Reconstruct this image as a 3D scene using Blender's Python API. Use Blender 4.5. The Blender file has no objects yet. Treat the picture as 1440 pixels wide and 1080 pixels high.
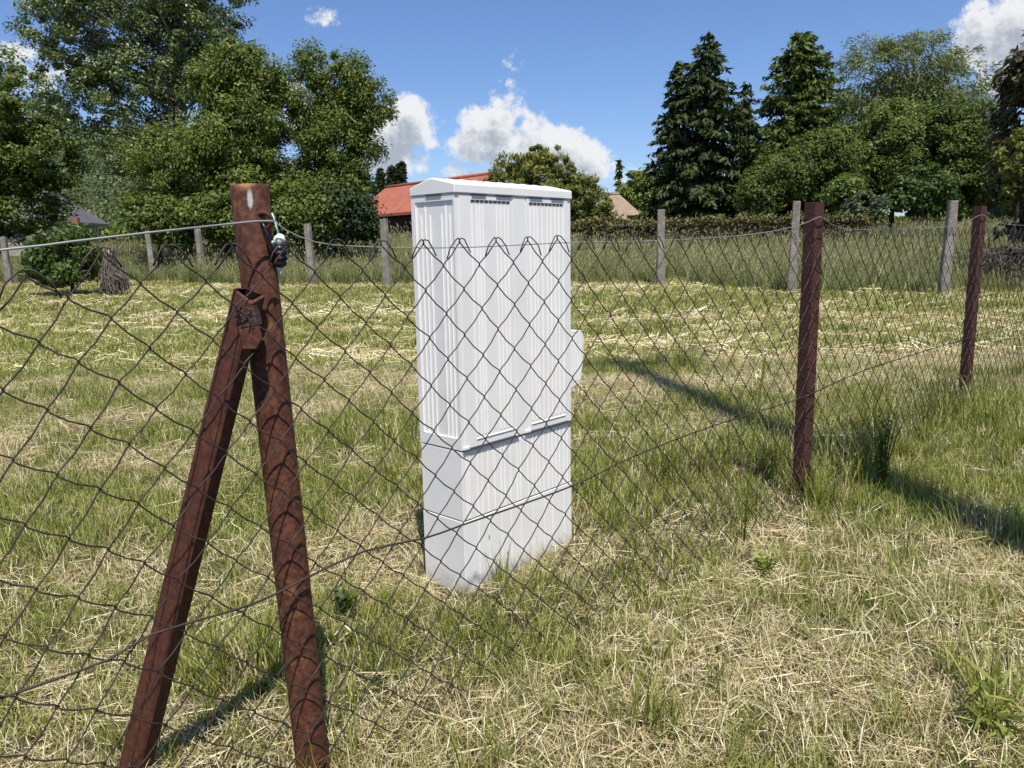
import bpy, math, random
import numpy as np
from mathutils import Vector, Matrix
random.seed(7); rng = np.random.default_rng(7)
S = bpy.context.scene
COL = S.collection

# ------------------------------------------------------------------ camera
CAM_H = 1.0
F_PX, PITCH, ROLL = 1075.0, math.radians(10.2), math.radians(1.25)
cam_d = bpy.data.cameras.new('camera'); cam = bpy.data.objects.new('camera', cam_d); COL.objects.link(cam)
cam_d.sensor_width = 36.0; cam_d.lens = F_PX / 1440 * 36.0; cam_d.clip_start = 0.05; cam_d.clip_end = 3000
_fw = Vector((0, math.cos(PITCH), -math.sin(PITCH))); _rt0 = Vector((1, 0, 0)); _up0 = _rt0.cross(_fw)
_rt = _rt0 * math.cos(ROLL) - _up0 * math.sin(ROLL); _up = _up0 * math.cos(ROLL) + _rt0 * math.sin(ROLL)
m = Matrix((_rt, _up, -_fw)).transposed().to_4x4(); m.translation = (0, 0, CAM_H); cam.matrix_world = m
S.camera = cam

# ------------------------------------------------------------------ light
SUN_EL = math.radians(63.5); SUN_H = Vector((0.19, -0.98, 0)).normalized()
SUN_DIR = SUN_H * math.cos(SUN_EL) + Vector((0, 0, math.sin(SUN_EL)))
SKY_STRENGTH = 0.082
sun_d = bpy.data.lights.new('sun', 'SUN'); sun = bpy.data.objects.new('sun', sun_d); COL.objects.link(sun)
sun_d.energy = 4.3; sun_d.angle = math.radians(0.53); sun_d.color = (1.0, 0.95, 0.87)
sun.rotation_euler = SUN_DIR.to_track_quat('Z', 'Y').to_euler()
S.view_settings.view_transform = 'Standard'; S.view_settings.look = 'None'
S.view_settings.exposure = 0.50; S.view_settings.gamma = 1.0
S.render.engine = 'CYCLES'
S.cycles.max_bounces = 6; S.cycles.transparent_max_bounces = 8


class NT:
    """small helper to write node trees"""
    def __init__(s, tree): s.t = tree; tree.nodes.clear()
    def n(s, kind, **kw):
        nd = s.t.nodes.new(kind)
        for k, v in kw.items(): setattr(nd, k, v)
        return nd
    def l(s, a, b): s.t.links.new(a, b)
    def setin(s, sock, v):
        if hasattr(v, 'is_output') or isinstance(v, bpy.types.NodeSocket): s.l(v, sock)
        else: sock.default_value = v
    def math(s, op, a, b=None, c=None, clamp=False):
        nd = s.n('ShaderNodeMath', operation=op); nd.use_clamp = clamp
        s.setin(nd.inputs[0], a)
        if b is not None: s.setin(nd.inputs[1], b)
        if c is not None: s.setin(nd.inputs[2], c)
        return nd.outputs[0]
    def vmath(s, op, a, b=None):
        nd = s.n('ShaderNodeVectorMath', operation=op); s.setin(nd.inputs[0], a)
        if b is not None: s.setin(nd.inputs[1], b)
        return nd.outputs[0]
    def noise(s, vec, scale, detail=4, rough=0.55, dim='3D'):
        nd = s.n('ShaderNodeTexNoise', noise_dimensions=dim)
        if vec is not None: s.l(vec, nd.inputs['Vector'])
        nd.inputs['Scale'].default_value = scale; nd.inputs['Detail'].default_value = detail
        nd.inputs['Roughness'].default_value = rough
        return nd
    def ramp(s, fac, stops):
        nd = s.n('ShaderNodeValToRGB'); s.setin(nd.inputs[0], fac); el = nd.color_ramp.elements
        while len(el) < len(stops): el.new(0.5)
        for e, (p, c) in zip(el, stops): e.position = p; e.color = (*c, 1)
        return nd.outputs[0]
    def mix(s, fac, a, b, blend='MIX'):
        nd = s.n('ShaderNodeMix', data_type='RGBA', blend_type=blend); s.setin(nd.inputs[0], fac)
        for i, v in ((6, a), (7, b)):
            if isinstance(v, tuple): v = (*v, 1) if len(v) == 3 else v
            s.setin(nd.inputs[i], v)
        return nd.outputs[2]
    def smooth(s, x, lo, hi):
        nd = s.n('ShaderNodeMapRange', interpolation_type='SMOOTHSTEP'); s.setin(nd.inputs[0], x)
        nd.inputs[1].default_value = lo; nd.inputs[2].default_value = hi
        return nd.outputs[0]


def pixray(x, y):
    return _fw + _rt * ((x - 720) / F_PX) - _up * ((y - 540) / F_PX)
def at(x, y, Y):
    """the point seen at a place of the photograph, at the chosen depth Y"""
    d = pixray(x, y); return Vector((0, 0, CAM_H)) + d * (Y / d.y)

# sky: Nishita with cumulus clouds at fixed compass directions
W = bpy.data.worlds.new('World'); S.world = W; W.use_nodes = True
t = NT(W.node_tree)
sky = t.n('ShaderNodeTexSky', sky_type='NISHITA'); sky.sun_disc = False
sky.sun_elevation = SUN_EL; sky.sun_rotation = math.atan2(SUN_H.x, SUN_H.y)
sky.altitude = 100; sky.air_density = 1.0; sky.dust_density = 0.35; sky.ozone_density = 4.0
geo = t.n('ShaderNodeTexCoord'); D = geo.outputs['Generated']
sep = t.n('ShaderNodeSeparateXYZ'); t.l(D, sep.inputs[0])
yy = t.math('MAXIMUM', sep.outputs[1], 0.05)
U = t.math('DIVIDE', sep.outputs[0], yy); V = t.math('DIVIDE', sep.outputs[2], yy)
CLOUDS = [  # direction given as a place of the photograph, half width, half height (in degrees-like px), weight
    (714, 152, 34, 34, 1.0), (690, 178, 50, 34, 1.0), (742, 188, 38, 34, 1.0), (655, 190, 34, 22, .8), (800, 208, 38, 26, 1.0),
    (838, 228, 40, 26, 1.0), (690, 222, 42, 20, .8), (765, 225, 50, 18, .8), (860, 250, 50, 24, .6), (665, 248, 60, 16, .6),
    (570, 172, 42, 36, 1.0), (545, 190, 48, 34, 1.0), (592, 188, 26, 20, .8), (560, 232, 44, 20, .8), (520, 225, 44, 24, .8),
    (450, 18, 26, 15, .62), (486, 32, 14, 9, .55), (700, 84, 50, 18, .58),
    (1405, 30, 50, 34, 1.0), (1440, 55, 62, 46, 1.0), (1385, 75, 52, 32, 1.0), (1420, 110, 50, 30, .9), (1370, 110, 40, 22, .7),
    (120, 242, 70, 26, 1.0), (60, 110, 60, 24, .8), (150, 100, 60, 24, .7), (20, 80, 44, 22, .7), (410, 160, 40, 46, .7), (330, 190, 60, 40, .7),
    (400, 250, 90, 26, .7), (910, 262, 60, 18, .55)]
def cloud_field(u, v):
    cmb = t.n('ShaderNodeCombineXYZ'); t.setin(cmb.inputs[0], u); t.setin(cmb.inputs[1], v); cmb.inputs[2].default_value = 0.37
    n1 = t.noise(cmb.outputs[0], 13.0, 9, 0.6).outputs[0]
    n2 = t.noise(cmb.outputs[0], 46.0, 6, 0.6).outputs[0]
    acc = None
    for (x, y, rx, ry, w) in CLOUDS:
        d = pixray(x, y); cu, cv = d.x / d.y, d.z / d.y
        a = t.math('MULTIPLY', t.math('SUBTRACT', u, cu), F_PX / rx); b = t.math('MULTIPLY', t.math('SUBTRACT', v, cv), F_PX / ry)
        q = t.math('MULTIPLY_ADD', b, b, t.math('MULTIPLY', a, a))
        g = t.math('MULTIPLY', t.math('SUBTRACT', 1.0, t.math('MULTIPLY', q, 0.5)), w)
        acc = g if acc is None else t.math('SMOOTH_MAX', acc, g, 0.25)
    acc = t.math('MAXIMUM', acc, -1.0)
    s = t.math('ADD', acc, t.math('MULTIPLY', t.math('SUBTRACT', n1, 0.5), 2.35))
    return t.math('ADD', s, t.math('MULTIPLY', t.math('SUBTRACT', n2, 0.5), 1.7))
f0 = cloud_field(U, V)
f1 = cloud_field(t.math('ADD', U, 0.006), t.math('ADD', V, 0.024))
cover = t.smooth(f0, 0.38, 0.88)
shade = t.smooth(f1, 0.45, 1.35)
ccol = t.mix(shade, (7.6, 7.7, 7.8), (3.6, 4.0, 4.7))
skyc = t.mix(1.0, sky.outputs[0], (0.90, 0.99, 1.20), 'MULTIPLY')
colr = t.mix(t.math('MULTIPLY', cover, 0.97), skyc, ccol)
bg = t.n('ShaderNodeBackground'); t.l(colr, bg.inputs[0]); bg.inputs[1].default_value = SKY_STRENGTH
wo = t.n('ShaderNodeOutputWorld'); t.l(bg.outputs[0], wo.inputs[0])

# ------------------------------------------------------------------ numeric noise, ground shape
_perm = np.random.default_rng(3).random((256, 256))
def vnoise(x, y):
    x = np.asarray(x, float); y = np.asarray(y, float)
    xi = np.floor(x).astype(int); yi = np.floor(y).astype(int); fx = x - xi; fy = y - yi
    fx = fx * fx * (3 - 2 * fx); fy = fy * fy * (3 - 2 * fy)
    g = lambda a, b: _perm[a % 256, b % 256]
    return (g(xi, yi) * (1 - fx) + g(xi + 1, yi) * fx) * (1 - fy) + (g(xi, yi + 1) * (1 - fx) + g(xi + 1, yi + 1) * fx) * fy
def fbm(x, y, o=4):
    a, s, tot = 1.0, 0.0, 0.0
    for k in range(o):
        s = s + a * vnoise(x * 2 ** k + 17 * k, y * 2 ** k + 31 * k); tot += a; a *= .5
    return s / tot
def sstep(x, a, b):
    q = np.clip((np.asarray(x, float) - a) / (b - a), 0, 1); return q * q * (3 - 2 * q)
def zg(x, y):
    x = np.asarray(x, float); y = np.asarray(y, float)
    near = 1 - sstep(y, 12, 20)
    und = (fbm(x * 1.1 + 5, y * 1.1 + 9, 3) - .5) * .07 * near * sstep(np.hypot(x - .03, y - 2.3), .3, 1.2)
    return .9 * sstep(y, 5, 40) + und
def gz(x, y): return float(zg(x, y))
def ground_at(px, py):
    d = pixray(px, py); Y = 1.0 / max(.012, -d.z / d.y)
    for _ in range(30):
        Y = .5 * Y + .5 * (CAM_H - gz(d.x / d.y * Y, Y)) / max(.012, -d.z / d.y)
    return d.x / d.y * Y, Y

FA = Vector((-.404, 1.336, 0)); FD = Vector((.719, .695, 0)).normalized(); FN = Vector((FD.y, -FD.x, 0))
def fside(x, y): return (x - FA.x) * FN.x + (y - FA.y) * FN.y          # > 0 on the camera's side of the mesh

def bumps(x, y, spots):
    r = 0 * np.asarray(x, float)
    for (px, py, sx, sy, w) in spots:
        gx, gy = ground_at(px, py); r = r + w * np.exp(-((x - gx) / sx) ** 2 - ((y - gy) / sy) ** 2)
    return r
STRAW_SPOTS = [(1260, 830, .35, .15, .5), (1390, 800, .3, .2, .5), (1330, 930, .3, .2, .4), (540, 745, .16, .12, .7), (760, 800, .2, .15, .5),
               (880, 560, .4, .5, .5), (1000, 590, .4, .3, .4), (30, 610, .5, .3, .6), (560, 540, .6, .5, .5), (150, 660, .4, .2, .4), (560, 820, .2, .1, .7),
               (120, 430, 2.5, .7, .6), (300, 440, 2, .7, .5), (650, 440, 1.5, .8, .5), (450, 500, 1.2, .5, .6), (900, 450, 2, .6, .6), (1250, 460, 1.6, .5, .5), (1300, 500, 1.4, .4, .5), (1100, 510, 1.2, .4, .5),
               (900, 1050, .2, .15, .3), (1160, 900, .1, .06, .5), (420, 880, .2, .1, .3), (1130, 760, .2, .15, .4)]
GREEN_SPOTS = [(500, 600, .35, .4, .7), (420, 700, .25, .2, .6), (950, 660, .4, .3, .7), (850, 690, .25, .3, .6), (240, 480, 1, .6, .3), (120, 530, .5, .5, .4),
               (1020, 700, .3, .25, .5), (950, 515, .3, .3, .7), (250, 760, .4, .3, .4), (80, 850, .25, .2, .4), (330, 940, .2, .15, .5), (830, 830, .2, .12, .4), (1000, 420, 3, 1, .4), (500, 420, 3, 1.2, .4)]
TALL_SPOTS = [(510, 615, .28, .25, 1.0), (565, 640, .14, .22, 1.2), (870, 690, .3, .22, 1.0), (980, 660, .35, .25, 1.1), (1060, 660, .25, .3, .9), (950, 520, .28, .3, .9),
              (1240, 650, .12, .1, 1.6), (1180, 600, .25, .3, .6), (1390, 590, .4, .7, 1.1), (1300, 610, .25, .3, .7), (120, 700, .25, .15, .5), (100, 560, .3, .25, .5), (330, 530, .3, .3, .5),
              (340, 950, .12, .08, .9), (870, 740, .15, .12, .8), (1420, 760, .12, .15, .9), (1400, 1000, .08, .06, 1.0), (900, 1030, .07, .05, .7), (700, 830, .12, .05, .5), (480, 860, .05, .05, .8),
              (1100, 790, .12, .1, .7), (1128, 715, .12, .08, 1.3), (1190, 680, .2, .15, 1.1), (1100, 730, .15, .1, .9), (1215, 640, .1, .1, 1.2), (1010, 640, .2, .2, .6), (1270, 700, .12, .1, .8), (600, 850, .1, .05, .6), (760, 830, .1, .06, .6), (650, 600, .1, .1, .4), (30, 770, .2, .15, .6), (430, 750, .1, .1, .4), (1180, 800, .12, .08, .6)]
def dry_field(x, y):
    x = np.asarray(x, float); y = np.asarray(y, float)
    b = fbm(x * 2.2, y * 2.2, 4) * .55 + fbm(x * .35 + .1 * y, y * 1.3 + 40, 3) * .6
    fg = sstep(fside(x, y), -.05, .5) * sstep(x, -.7, .5)
    d = (b - .57) * 2.5 + .33 - .27 * fg + (.95 - .5 * fg) * bumps(x, y, STRAW_SPOTS) - .8 * bumps(x, y, GREEN_SPOTS)
    return np.clip(d, .10, .92)

# ------------------------------------------------------------------ mesh helpers
def link(o, parent=None):
    COL.objects.link(o)
    if parent is not None: o.parent = parent
    return o
def tag(o, label=None, cat=None, group=None, kind=None):
    if label: o['label'] = label
    if cat: o['category'] = cat
    if group: o['group'] = group
    if kind: o['kind'] = kind
    return o
def empty(name, loc=(0, 0, 0), rz=0.0):
    o = bpy.data.objects.new(name, None); o.location = loc; o.rotation_euler = (0, 0, rz); o.empty_display_size = .1
    return link(o)
def from_arrays(name, verts, quads, mat, parent=None, attrs=None, smooth=False, tris=None, linkit=True):
    me = bpy.data.meshes.new(name)
    verts = np.asarray(verts, np.float32)
    faces = [] if quads is None else [np.asarray(quads, np.int32).reshape(-1, 4)]
    nq = 0 if quads is None else len(faces[0])
    nt = 0 if tris is None else len(tris)
    loops = np.concatenate(([faces[0].ravel()] if nq else []) + ([np.asarray(tris, np.int32).ravel()] if nt else []))
    starts = np.concatenate([np.arange(nq) * 4, nq * 4 + np.arange(nt) * 3]).astype(np.int32)
    tot = np.concatenate([np.full(nq, 4), np.full(nt, 3)]).astype(np.int32)
    me.vertices.add(len(verts)); me.vertices.foreach_set('co', verts.ravel())
    me.loops.add(len(loops)); me.loops.foreach_set('vertex_index', loops)
    me.polygons.add(nq + nt); me.polygons.foreach_set('loop_start', starts); me.polygons.foreach_set('loop_total', tot)
    if smooth: me.polygons.foreach_set('use_smooth', np.ones(nq + nt, bool))
    me.update(calc_edges=True)
    for k, (dom, vals) in (attrs or {}).items():
        a = me.attributes.new(k, 'FLOAT', dom); a.data.foreach_set('value', np.asarray(vals, np.float32))
    if mat is not None: me.materials.append(mat)
    o = bpy.data.objects.new(name, me)
    return link(o, parent) if linkit else o

class MB:
    def __init__(s): s.v = []; s.f = []; s.sm = []
    def add(s, vs, fs, smooth=False):
        b = len(s.v); s.v += [tuple(p) for p in vs]; s.f += [tuple(i + b for i in f) for f in fs]; s.sm += [smooth] * len(fs); return s
    def box(s, lo, hi, M=None):
        x0, y0, z0 = lo; x1, y1, z1 = hi
        vs = [Vector(p) for p in ((x0, y0, z0), (x1, y0, z0), (x1, y1, z0), (x0, y1, z0), (x0, y0, z1), (x1, y0, z1), (x1, y1, z1), (x0, y1, z1))]
        if M is not None: vs = [M @ p for p in vs]
        return s.add(vs, [(0, 3, 2, 1), (4, 5, 6, 7), (0, 1, 5, 4), (1, 2, 6, 5), (2, 3, 7, 6), (3, 0, 4, 7)])
    def prism(s, pts, axis_vec, M=None):
        """polygon (list of 3D points) swept along axis_vec"""
        n = len(pts); a = [Vector(p) for p in pts]; b = [p + Vector(axis_vec) for p in a]; vs = a + b
        if M is not None: vs = [M @ p for p in vs]
        return s.add(vs, [tuple(range(n - 1, -1, -1)), tuple(range(n, 2 * n))] + [(i, (i + 1) % n, n + (i + 1) % n, n + i) for i in range(n)])
    def tube(s, pts, rad, sides=6, cap=True, smooth=True):
        pts = [Vector(p) for p in pts]; n = len(pts)
        if not hasattr(rad, '__len__'): rad = [rad] * n
        ref = None; rings = []
        for i in range(n):
            d = (pts[min(i + 1, n - 1)] - pts[max(i - 1, 0)])
            d = d.normalized() if d.length > 1e-9 else Vector((0, 0, 1))
            if ref is None: ref = d.orthogonal().normalized()
            ref = ref - d * ref.dot(d)
            ref = ref.normalized() if ref.length > 1e-6 else d.orthogonal().normalized()
            b = d.cross(ref)
            rings.append([pts[i] + (ref * math.cos(2 * math.pi * k / sides) + b * math.sin(2 * math.pi * k / sides)) * rad[i] for k in range(sides)])
        vs = [p for r in rings for p in r]; fs = []
        for i in range(n - 1):
            for k in range(sides):
                k2 = (k + 1) % sides; fs.append((i * sides + k, i * sides + k2, (i + 1) * sides + k2, (i + 1) * sides + k))
        s.add(vs, fs, smooth)
        if cap:
            b = len(s.v) - len(vs)
            s.f += [tuple(b + k for k in range(sides - 1, -1, -1)), tuple(b + (n - 1) * sides + k for k in range(sides))]; s.sm += [False, False]
        return s
    def build(s, name, mat, parent=None, bevel=0, seg=2):
        me = bpy.data.meshes.new(name); me.from_pydata([tuple(p) for p in s.v], [], s.f)
        me.polygons.foreach_set('use_smooth', s.sm); me.materials.append(mat); me.update()
        o = bpy.data.objects.new(name, me); link(o, parent)
        if bevel:
            b = o.modifiers.new('bevel', 'BEVEL'); b.width = bevel; b.segments = seg; b.limit_method = 'ANGLE'; b.angle_limit = math.radians(40)
        return o

# ------------------------------------------------------------------ materials
def new_mat(name):
    ma = bpy.data.materials.new(name); ma.use_nodes = True
    t = NT(ma.node_tree); out = t.n('ShaderNodeOutputMaterial'); return ma, t, out
def surf(name, build, rough=.7, spec=.3, bump=None, metal=0):
    """build(t, P) -> colour socket or tuple; bump(t, P) -> (height socket, strength, distance)"""
    ma, t, out = new_mat(name); P = t.n('ShaderNodeTexCoord').outputs['Object']
    b = t.n('ShaderNodeBsdfPrincipled'); c = build(t, P)
    t.setin(b.inputs['Base Color'], (*c, 1) if isinstance(c, tuple) else c)
    b.inputs['Roughness'].default_value = rough; b.inputs['Specular IOR Level'].default_value = spec; b.inputs['Metallic'].default_value = metal
    if bump:
        h, st, di = bump(t, P); bn = t.n('ShaderNodeBump'); bn.inputs['Strength'].default_value = st; bn.inputs['Distance'].default_value = di
        t.l(h, bn.inputs['Height']); t.l(bn.outputs[0], b.inputs['Normal'])
    t.l(b.outputs[0], out.inputs[0]); return ma
def leaf_mat(name, stops, trans=.31, rough=.5, spec=.35, inst=0.0):
    ma, t, out = new_mat(name)
    a = t.n('ShaderNodeAttribute', attribute_name='tint').outputs['Fac']
    if inst:
        oi = t.n('ShaderNodeObjectInfo').outputs['Random']
        a = t.math('ADD', a, t.math('MULTIPLY', t.math('SUBTRACT', oi, .5), inst), clamp=True)
    c = t.ramp(a, stops)
    b = t.n('ShaderNodeBsdfPrincipled'); t.l(c, b.inputs['Base Color']); b.inputs['Roughness'].default_value = rough; b.inputs['Specular IOR Level'].default_value = spec
    tr = t.n('ShaderNodeBsdfTranslucent'); t.l(t.mix(1.0, c, (1.25, 1.25, .7), 'MULTIPLY'), tr.inputs[0])
    mx = t.n('ShaderNodeMixShader'); mx.inputs[0].default_value = trans
    t.l(b.outputs[0], mx.inputs[1]); t.l(tr.outputs[0], mx.inputs[2]); t.l(mx.outputs[0], out.inputs[0]); return ma

def rust_build(dark, mid, hot, amt):
    def f(t, P):
        n1 = t.noise(P, 14, 6, .65).outputs[0]; n2 = t.noise(P, 90, 4, .6).outputs[0]
        st = t.n('ShaderNodeMapping'); st.inputs['Scale'].default_value = (60, 60, 4); t.l(P, st.inputs['Vector'])
        n3 = t.noise(st.outputs[0], 1, 4, .6).outputs[0]
        a = t.mix(t.smooth(n2, .35, .7), dark, mid)
        a = t.mix(t.math('MULTIPLY', t.smooth(n1, .55, .72), amt), a, hot)
        return t.mix(t.math('MULTIPLY', t.smooth(n3, .58, .8), .5), a, (.03, .018, .014))
    return f
rough_bump = lambda sc, st, di: (lambda t, P: (t.noise(P, sc, 5, .6).outputs[0], st, di))
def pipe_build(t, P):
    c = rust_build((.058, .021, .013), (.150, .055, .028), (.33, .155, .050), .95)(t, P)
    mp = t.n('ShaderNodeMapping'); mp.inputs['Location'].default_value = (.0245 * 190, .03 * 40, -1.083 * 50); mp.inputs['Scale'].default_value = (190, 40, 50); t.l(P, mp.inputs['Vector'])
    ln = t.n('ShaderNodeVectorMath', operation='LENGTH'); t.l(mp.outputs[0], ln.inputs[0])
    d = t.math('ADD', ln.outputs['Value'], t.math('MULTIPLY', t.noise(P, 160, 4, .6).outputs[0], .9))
    return t.mix(t.math('SUBTRACT', 1.0, t.smooth(d, .9, 1.5)), c, (.40, .39, .35))     # a pale highlight painted into the colour near the top
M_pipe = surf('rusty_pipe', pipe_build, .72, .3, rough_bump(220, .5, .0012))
M_strut = surf('rusty_strut', rust_build((.060, .021, .013), (.108, .037, .020), (.17, .065, .03), .6), .7, .3, rough_bump(160, .35, .001))
M_primer = surf('red_primer_steel', rust_build((.048, .019, .014), (.105, .037, .025), (.18, .08, .05), .5), .65, .3, rough_bump(120, .35, .001))
M_wire = surf('rusty_wire', lambda t, P: t.ramp(t.noise(P, 25, 4).outputs[0], [(.35, (.024, .016, .014)), (.6, (.050, .033, .027)), (.75, (.105, .066, .045))]), .6, .4)
M_galv = surf('galvanised_wire', lambda t, P: t.ramp(t.noise(P, 12, 3).outputs[0], [(.3, (.25, .25, .24)), (.7, (.42, .42, .41))]), .45, .5, metal=.35)
M_black = surf('black_plastic', lambda t, P: (.012, .012, .013), .35, .5)
M_mint = surf('pale_cord', lambda t, P: t.ramp(t.noise(P, 60, 3).outputs[0], [(.3, (.45, .55, .5)), (.7, (.75, .82, .78))]), .5, .4)
def plastic(t, P):
    s = t.n('ShaderNodeSeparateXYZ'); t.l(P, s.inputs[0])
    n = t.noise(P, 9, 5, .6).outputs[0]; n2 = t.noise(P, 120, 3, .6).outputs[0]
    c = t.mix(t.smooth(n, .3, .75), (.78, .76, .715), (.83, .81, .77))
    sp = t.math('MULTIPLY', t.smooth(n2, .66, .76), .25)
    c = t.mix(sp, c, (.42, .41, .38))
    n3 = t.noise(P, 42, 5, .7).outputs[0]
    low = t.math('SUBTRACT', 1.0, t.smooth(t.math('ADD', s.outputs[2], t.math('MULTIPLY', t.math('ADD', n, n3), -.10)), -.11, -.03))
    return t.mix(t.math('MULTIPLY', low, .55), c, (.40, .37, .31))
M_cab = surf('pale_grey_polyester', plastic, .42, .4, rough_bump(160, .06, .0008))
M_dark = surf('dark_slot', lambda t, P: (.055, .056, .058), .8, .2)
M_conc = surf('weathered_concrete', lambda t, P: t.mix(t.smooth(t.noise(P, 7, 6, .7).outputs[0], .4, .7), (.20, .175, .145), (.36, .325, .275)), .9, .15, rough_bump(40, .8, .01))
M_bark = surf('bark', lambda t, P: t.ramp(t.noise(P, 3, 6, .7).outputs[0], [(.3, (.022, .018, .014)), (.7, (.065, .054, .044))]), .9, .1, rough_bump(12, .8, .03))
M_pbark = surf('pale_bark', lambda t, P: t.ramp(t.noise(P, 2.5, 6, .7).outputs[0], [(.3, (.09, .08, .065)), (.7, (.30, .28, .24))]), .9, .1)
M_wood = surf('grey_board', lambda t, P: t.ramp(t.noise(P, 6, 5).outputs[0], [(.3, (.22, .19, .15)), (.7, (.40, .36, .30))]), .85, .15)
M_pole = surf('creosoted_pole', lambda t, P: t.ramp(t.noise(P, 6, 5).outputs[0], [(.3, (.05, .04, .03)), (.7, (.12, .09, .07))]), .85, .15)

G = lambda a, b, c: [(.0, a), (.5, b), (1.0, c)]
M_grass = leaf_mat('green_blades', [(0, (.095, .128, .020)), (.3, (.225, .265, .046)), (.65, (.350, .360, .088)), (1, (.50, .47, .19))], .35, .45, .4, .35)
M_dry = leaf_mat('dry_blades', [(0, (.20, .150, .072)), (.35, (.45, .365, .180)), (.7, (.64, .56, .325)), (1, (.80, .76, .54))], .2, .6, .3, .3)
M_mead = leaf_mat('meadow_blades', [(0, (.060, .095, .022)), (.45, (.155, .205, .052)), (.75, (.29, .30, .115)), (1, (.52, .47, .28))], .3, .5, .3, .4)
M_walnut = leaf_mat('walnut_leaves', G((0.044, 0.066, 0.012), (0.118, 0.160, 0.029), (0.226, 0.269, 0.059)))
M_poplar = leaf_mat('poplar_leaves', G((0.055, 0.081, 0.022), (0.136, 0.179, 0.055), (0.276, 0.323, 0.138)), .25, .4, .5)
M_maple = leaf_mat('maple_leaves', G((0.050, 0.070, 0.013), (0.134, 0.178, 0.032), (0.271, 0.310, 0.066)))
M_spruce = leaf_mat('spruce_needles', G((0.020, 0.033, 0.010), (0.051, 0.075, 0.022), (0.116, 0.138, 0.045)), .08, .6, .2)
M_cypress = leaf_mat('cypress_sprays', G((0.037, 0.059, 0.012), (0.091, 0.128, 0.026), (0.167, 0.204, 0.044)), .15, .6, .2)
M_yellowc = leaf_mat('yellow_cypress_sprays', G((.075, .090, .018), (.185, .200, .045), (.34, .33, .10)), .3, .6, .2)
M_willow = leaf_mat('willow_leaves', G((0.063, 0.087, 0.027), (0.146, 0.183, 0.062), (0.266, 0.310, 0.116)), .3, .5, .35)
M_shrub = leaf_mat('shrub_leaves', G((0.031, 0.055, 0.011), (0.077, 0.121, 0.024), (0.154, 0.213, 0.050)))
M_lime = leaf_mat('lime_green_leaves', G((.050, .085, .012), (.115, .165, .026), (.20, .26, .05)))
M_blue = leaf_mat('blue_green_leaves', G((0.048, 0.071, 0.036), (0.102, 0.136, 0.068), (0.180, 0.218, 0.112)))
M_brown = leaf_mat('bronze_sprays', G((0.039, 0.039, 0.018), (0.098, 0.092, 0.042), (0.196, 0.175, 0.078)), .15)
M_thuja = leaf_mat('thuja_sprays', G((.014, .026, .010), (.035, .055, .018), (.06, .085, .028)), .1, .6, .2)
M_twig = leaf_mat('dead_twigs', G((.06, .05, .04), (.15, .125, .10), (.26, .22, .18)), .1, .8, .1)
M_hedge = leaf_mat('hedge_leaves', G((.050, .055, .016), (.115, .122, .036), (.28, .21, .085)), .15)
M_hill = leaf_mat('forest_leaves', G((.045, .066, .020), (.085, .118, .034), (.14, .17, .055)), .1)
def ground_build(t, P):
    d = t.n('ShaderNodeAttribute', attribute_name='dry').outputs['Fac']
    n = t.noise(P, 8, 6, .7).outputs[0]; n2 = t.noise(P, 70, 4, .7).outputs[0]; n3 = t.noise(P, 2.3, 4, .6).outputs[0]
    dr = t.ramp(n2, [(.3, (.045, .035, .022)), (.5, (.11, .085, .05)), (.72, (.36, .30, .18))])
    gr = t.ramp(n2, [(.3, (.022, .024, .010)), (.55, (.055, .060, .022)), (.75, (.15, .15, .06))])
    c = t.mix(t.smooth(t.math('ADD', d, t.math('MULTIPLY', t.math('SUBTRACT', n, .5), .9)), .25, .65), gr, dr)
    return t.mix(t.math('MULTIPLY', t.smooth(n3, .62, .72), .5), c, (.22, .175, .125))
M_ground = surf('meadow_soil', ground_build, .95, .1, lambda t, P: (t.noise(P, 45, 5, .7).outputs[0], 1.0, .02))
def tile_build(base, lo, sc):
    def f(t, P):
        w = t.n('ShaderNodeTexWave', wave_type='BANDS', bands_direction='X'); t.l(P, w.inputs[0]); w.inputs['Scale'].default_value = sc
        n = t.noise(P, 1.6, 5, .7).outputs[0]; n2 = t.noise(P, 14, 3, .6).outputs[0]
        c = t.mix(t.smooth(n, .35, .75), base, lo); c = t.mix(t.math('MULTIPLY', n2, .35), c, lo)
        return t.mix(t.math('MULTIPLY', w.outputs[0], .22), c, tuple(x * .6 for x in lo))
    return f
M_tile = surf('red_roof_tiles', tile_build((.42, .145, .090), (.30, .095, .060), 5.0), .8, .2)
M_tan = surf('tan_roof_tiles', tile_build((.36, .27, .19), (.24, .175, .12), 2.2), .85, .15)
M_slate = surf('grey_roof_slates', tile_build((.17, .16, .16), (.11, .105, .105), 2.0), .8, .2)
M_white = surf('pale_render', lambda t, P: t.ramp(t.noise(P, 1.5, 5).outputs[0], [(.3, (.46, .45, .42)), (.7, (.58, .57, .54))]), .9, .1)
M_brick = surf('brick', lambda t, P: t.ramp(t.noise(P, 5, 4).outputs[0], [(.3, (.20, .09, .055)), (.7, (.33, .17, .10))]), .9, .1)
M_timber = surf('timber_and_eave_shade', lambda t, P: t.ramp(t.noise(P, 4, 4).outputs[0], [(.3, (.03, .02, .014)), (.7, (.07, .045, .03))]), .8, .15)
M_glass = surf('window_glass', lambda t, P: (.03, .035, .04), .08, .5)

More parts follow.
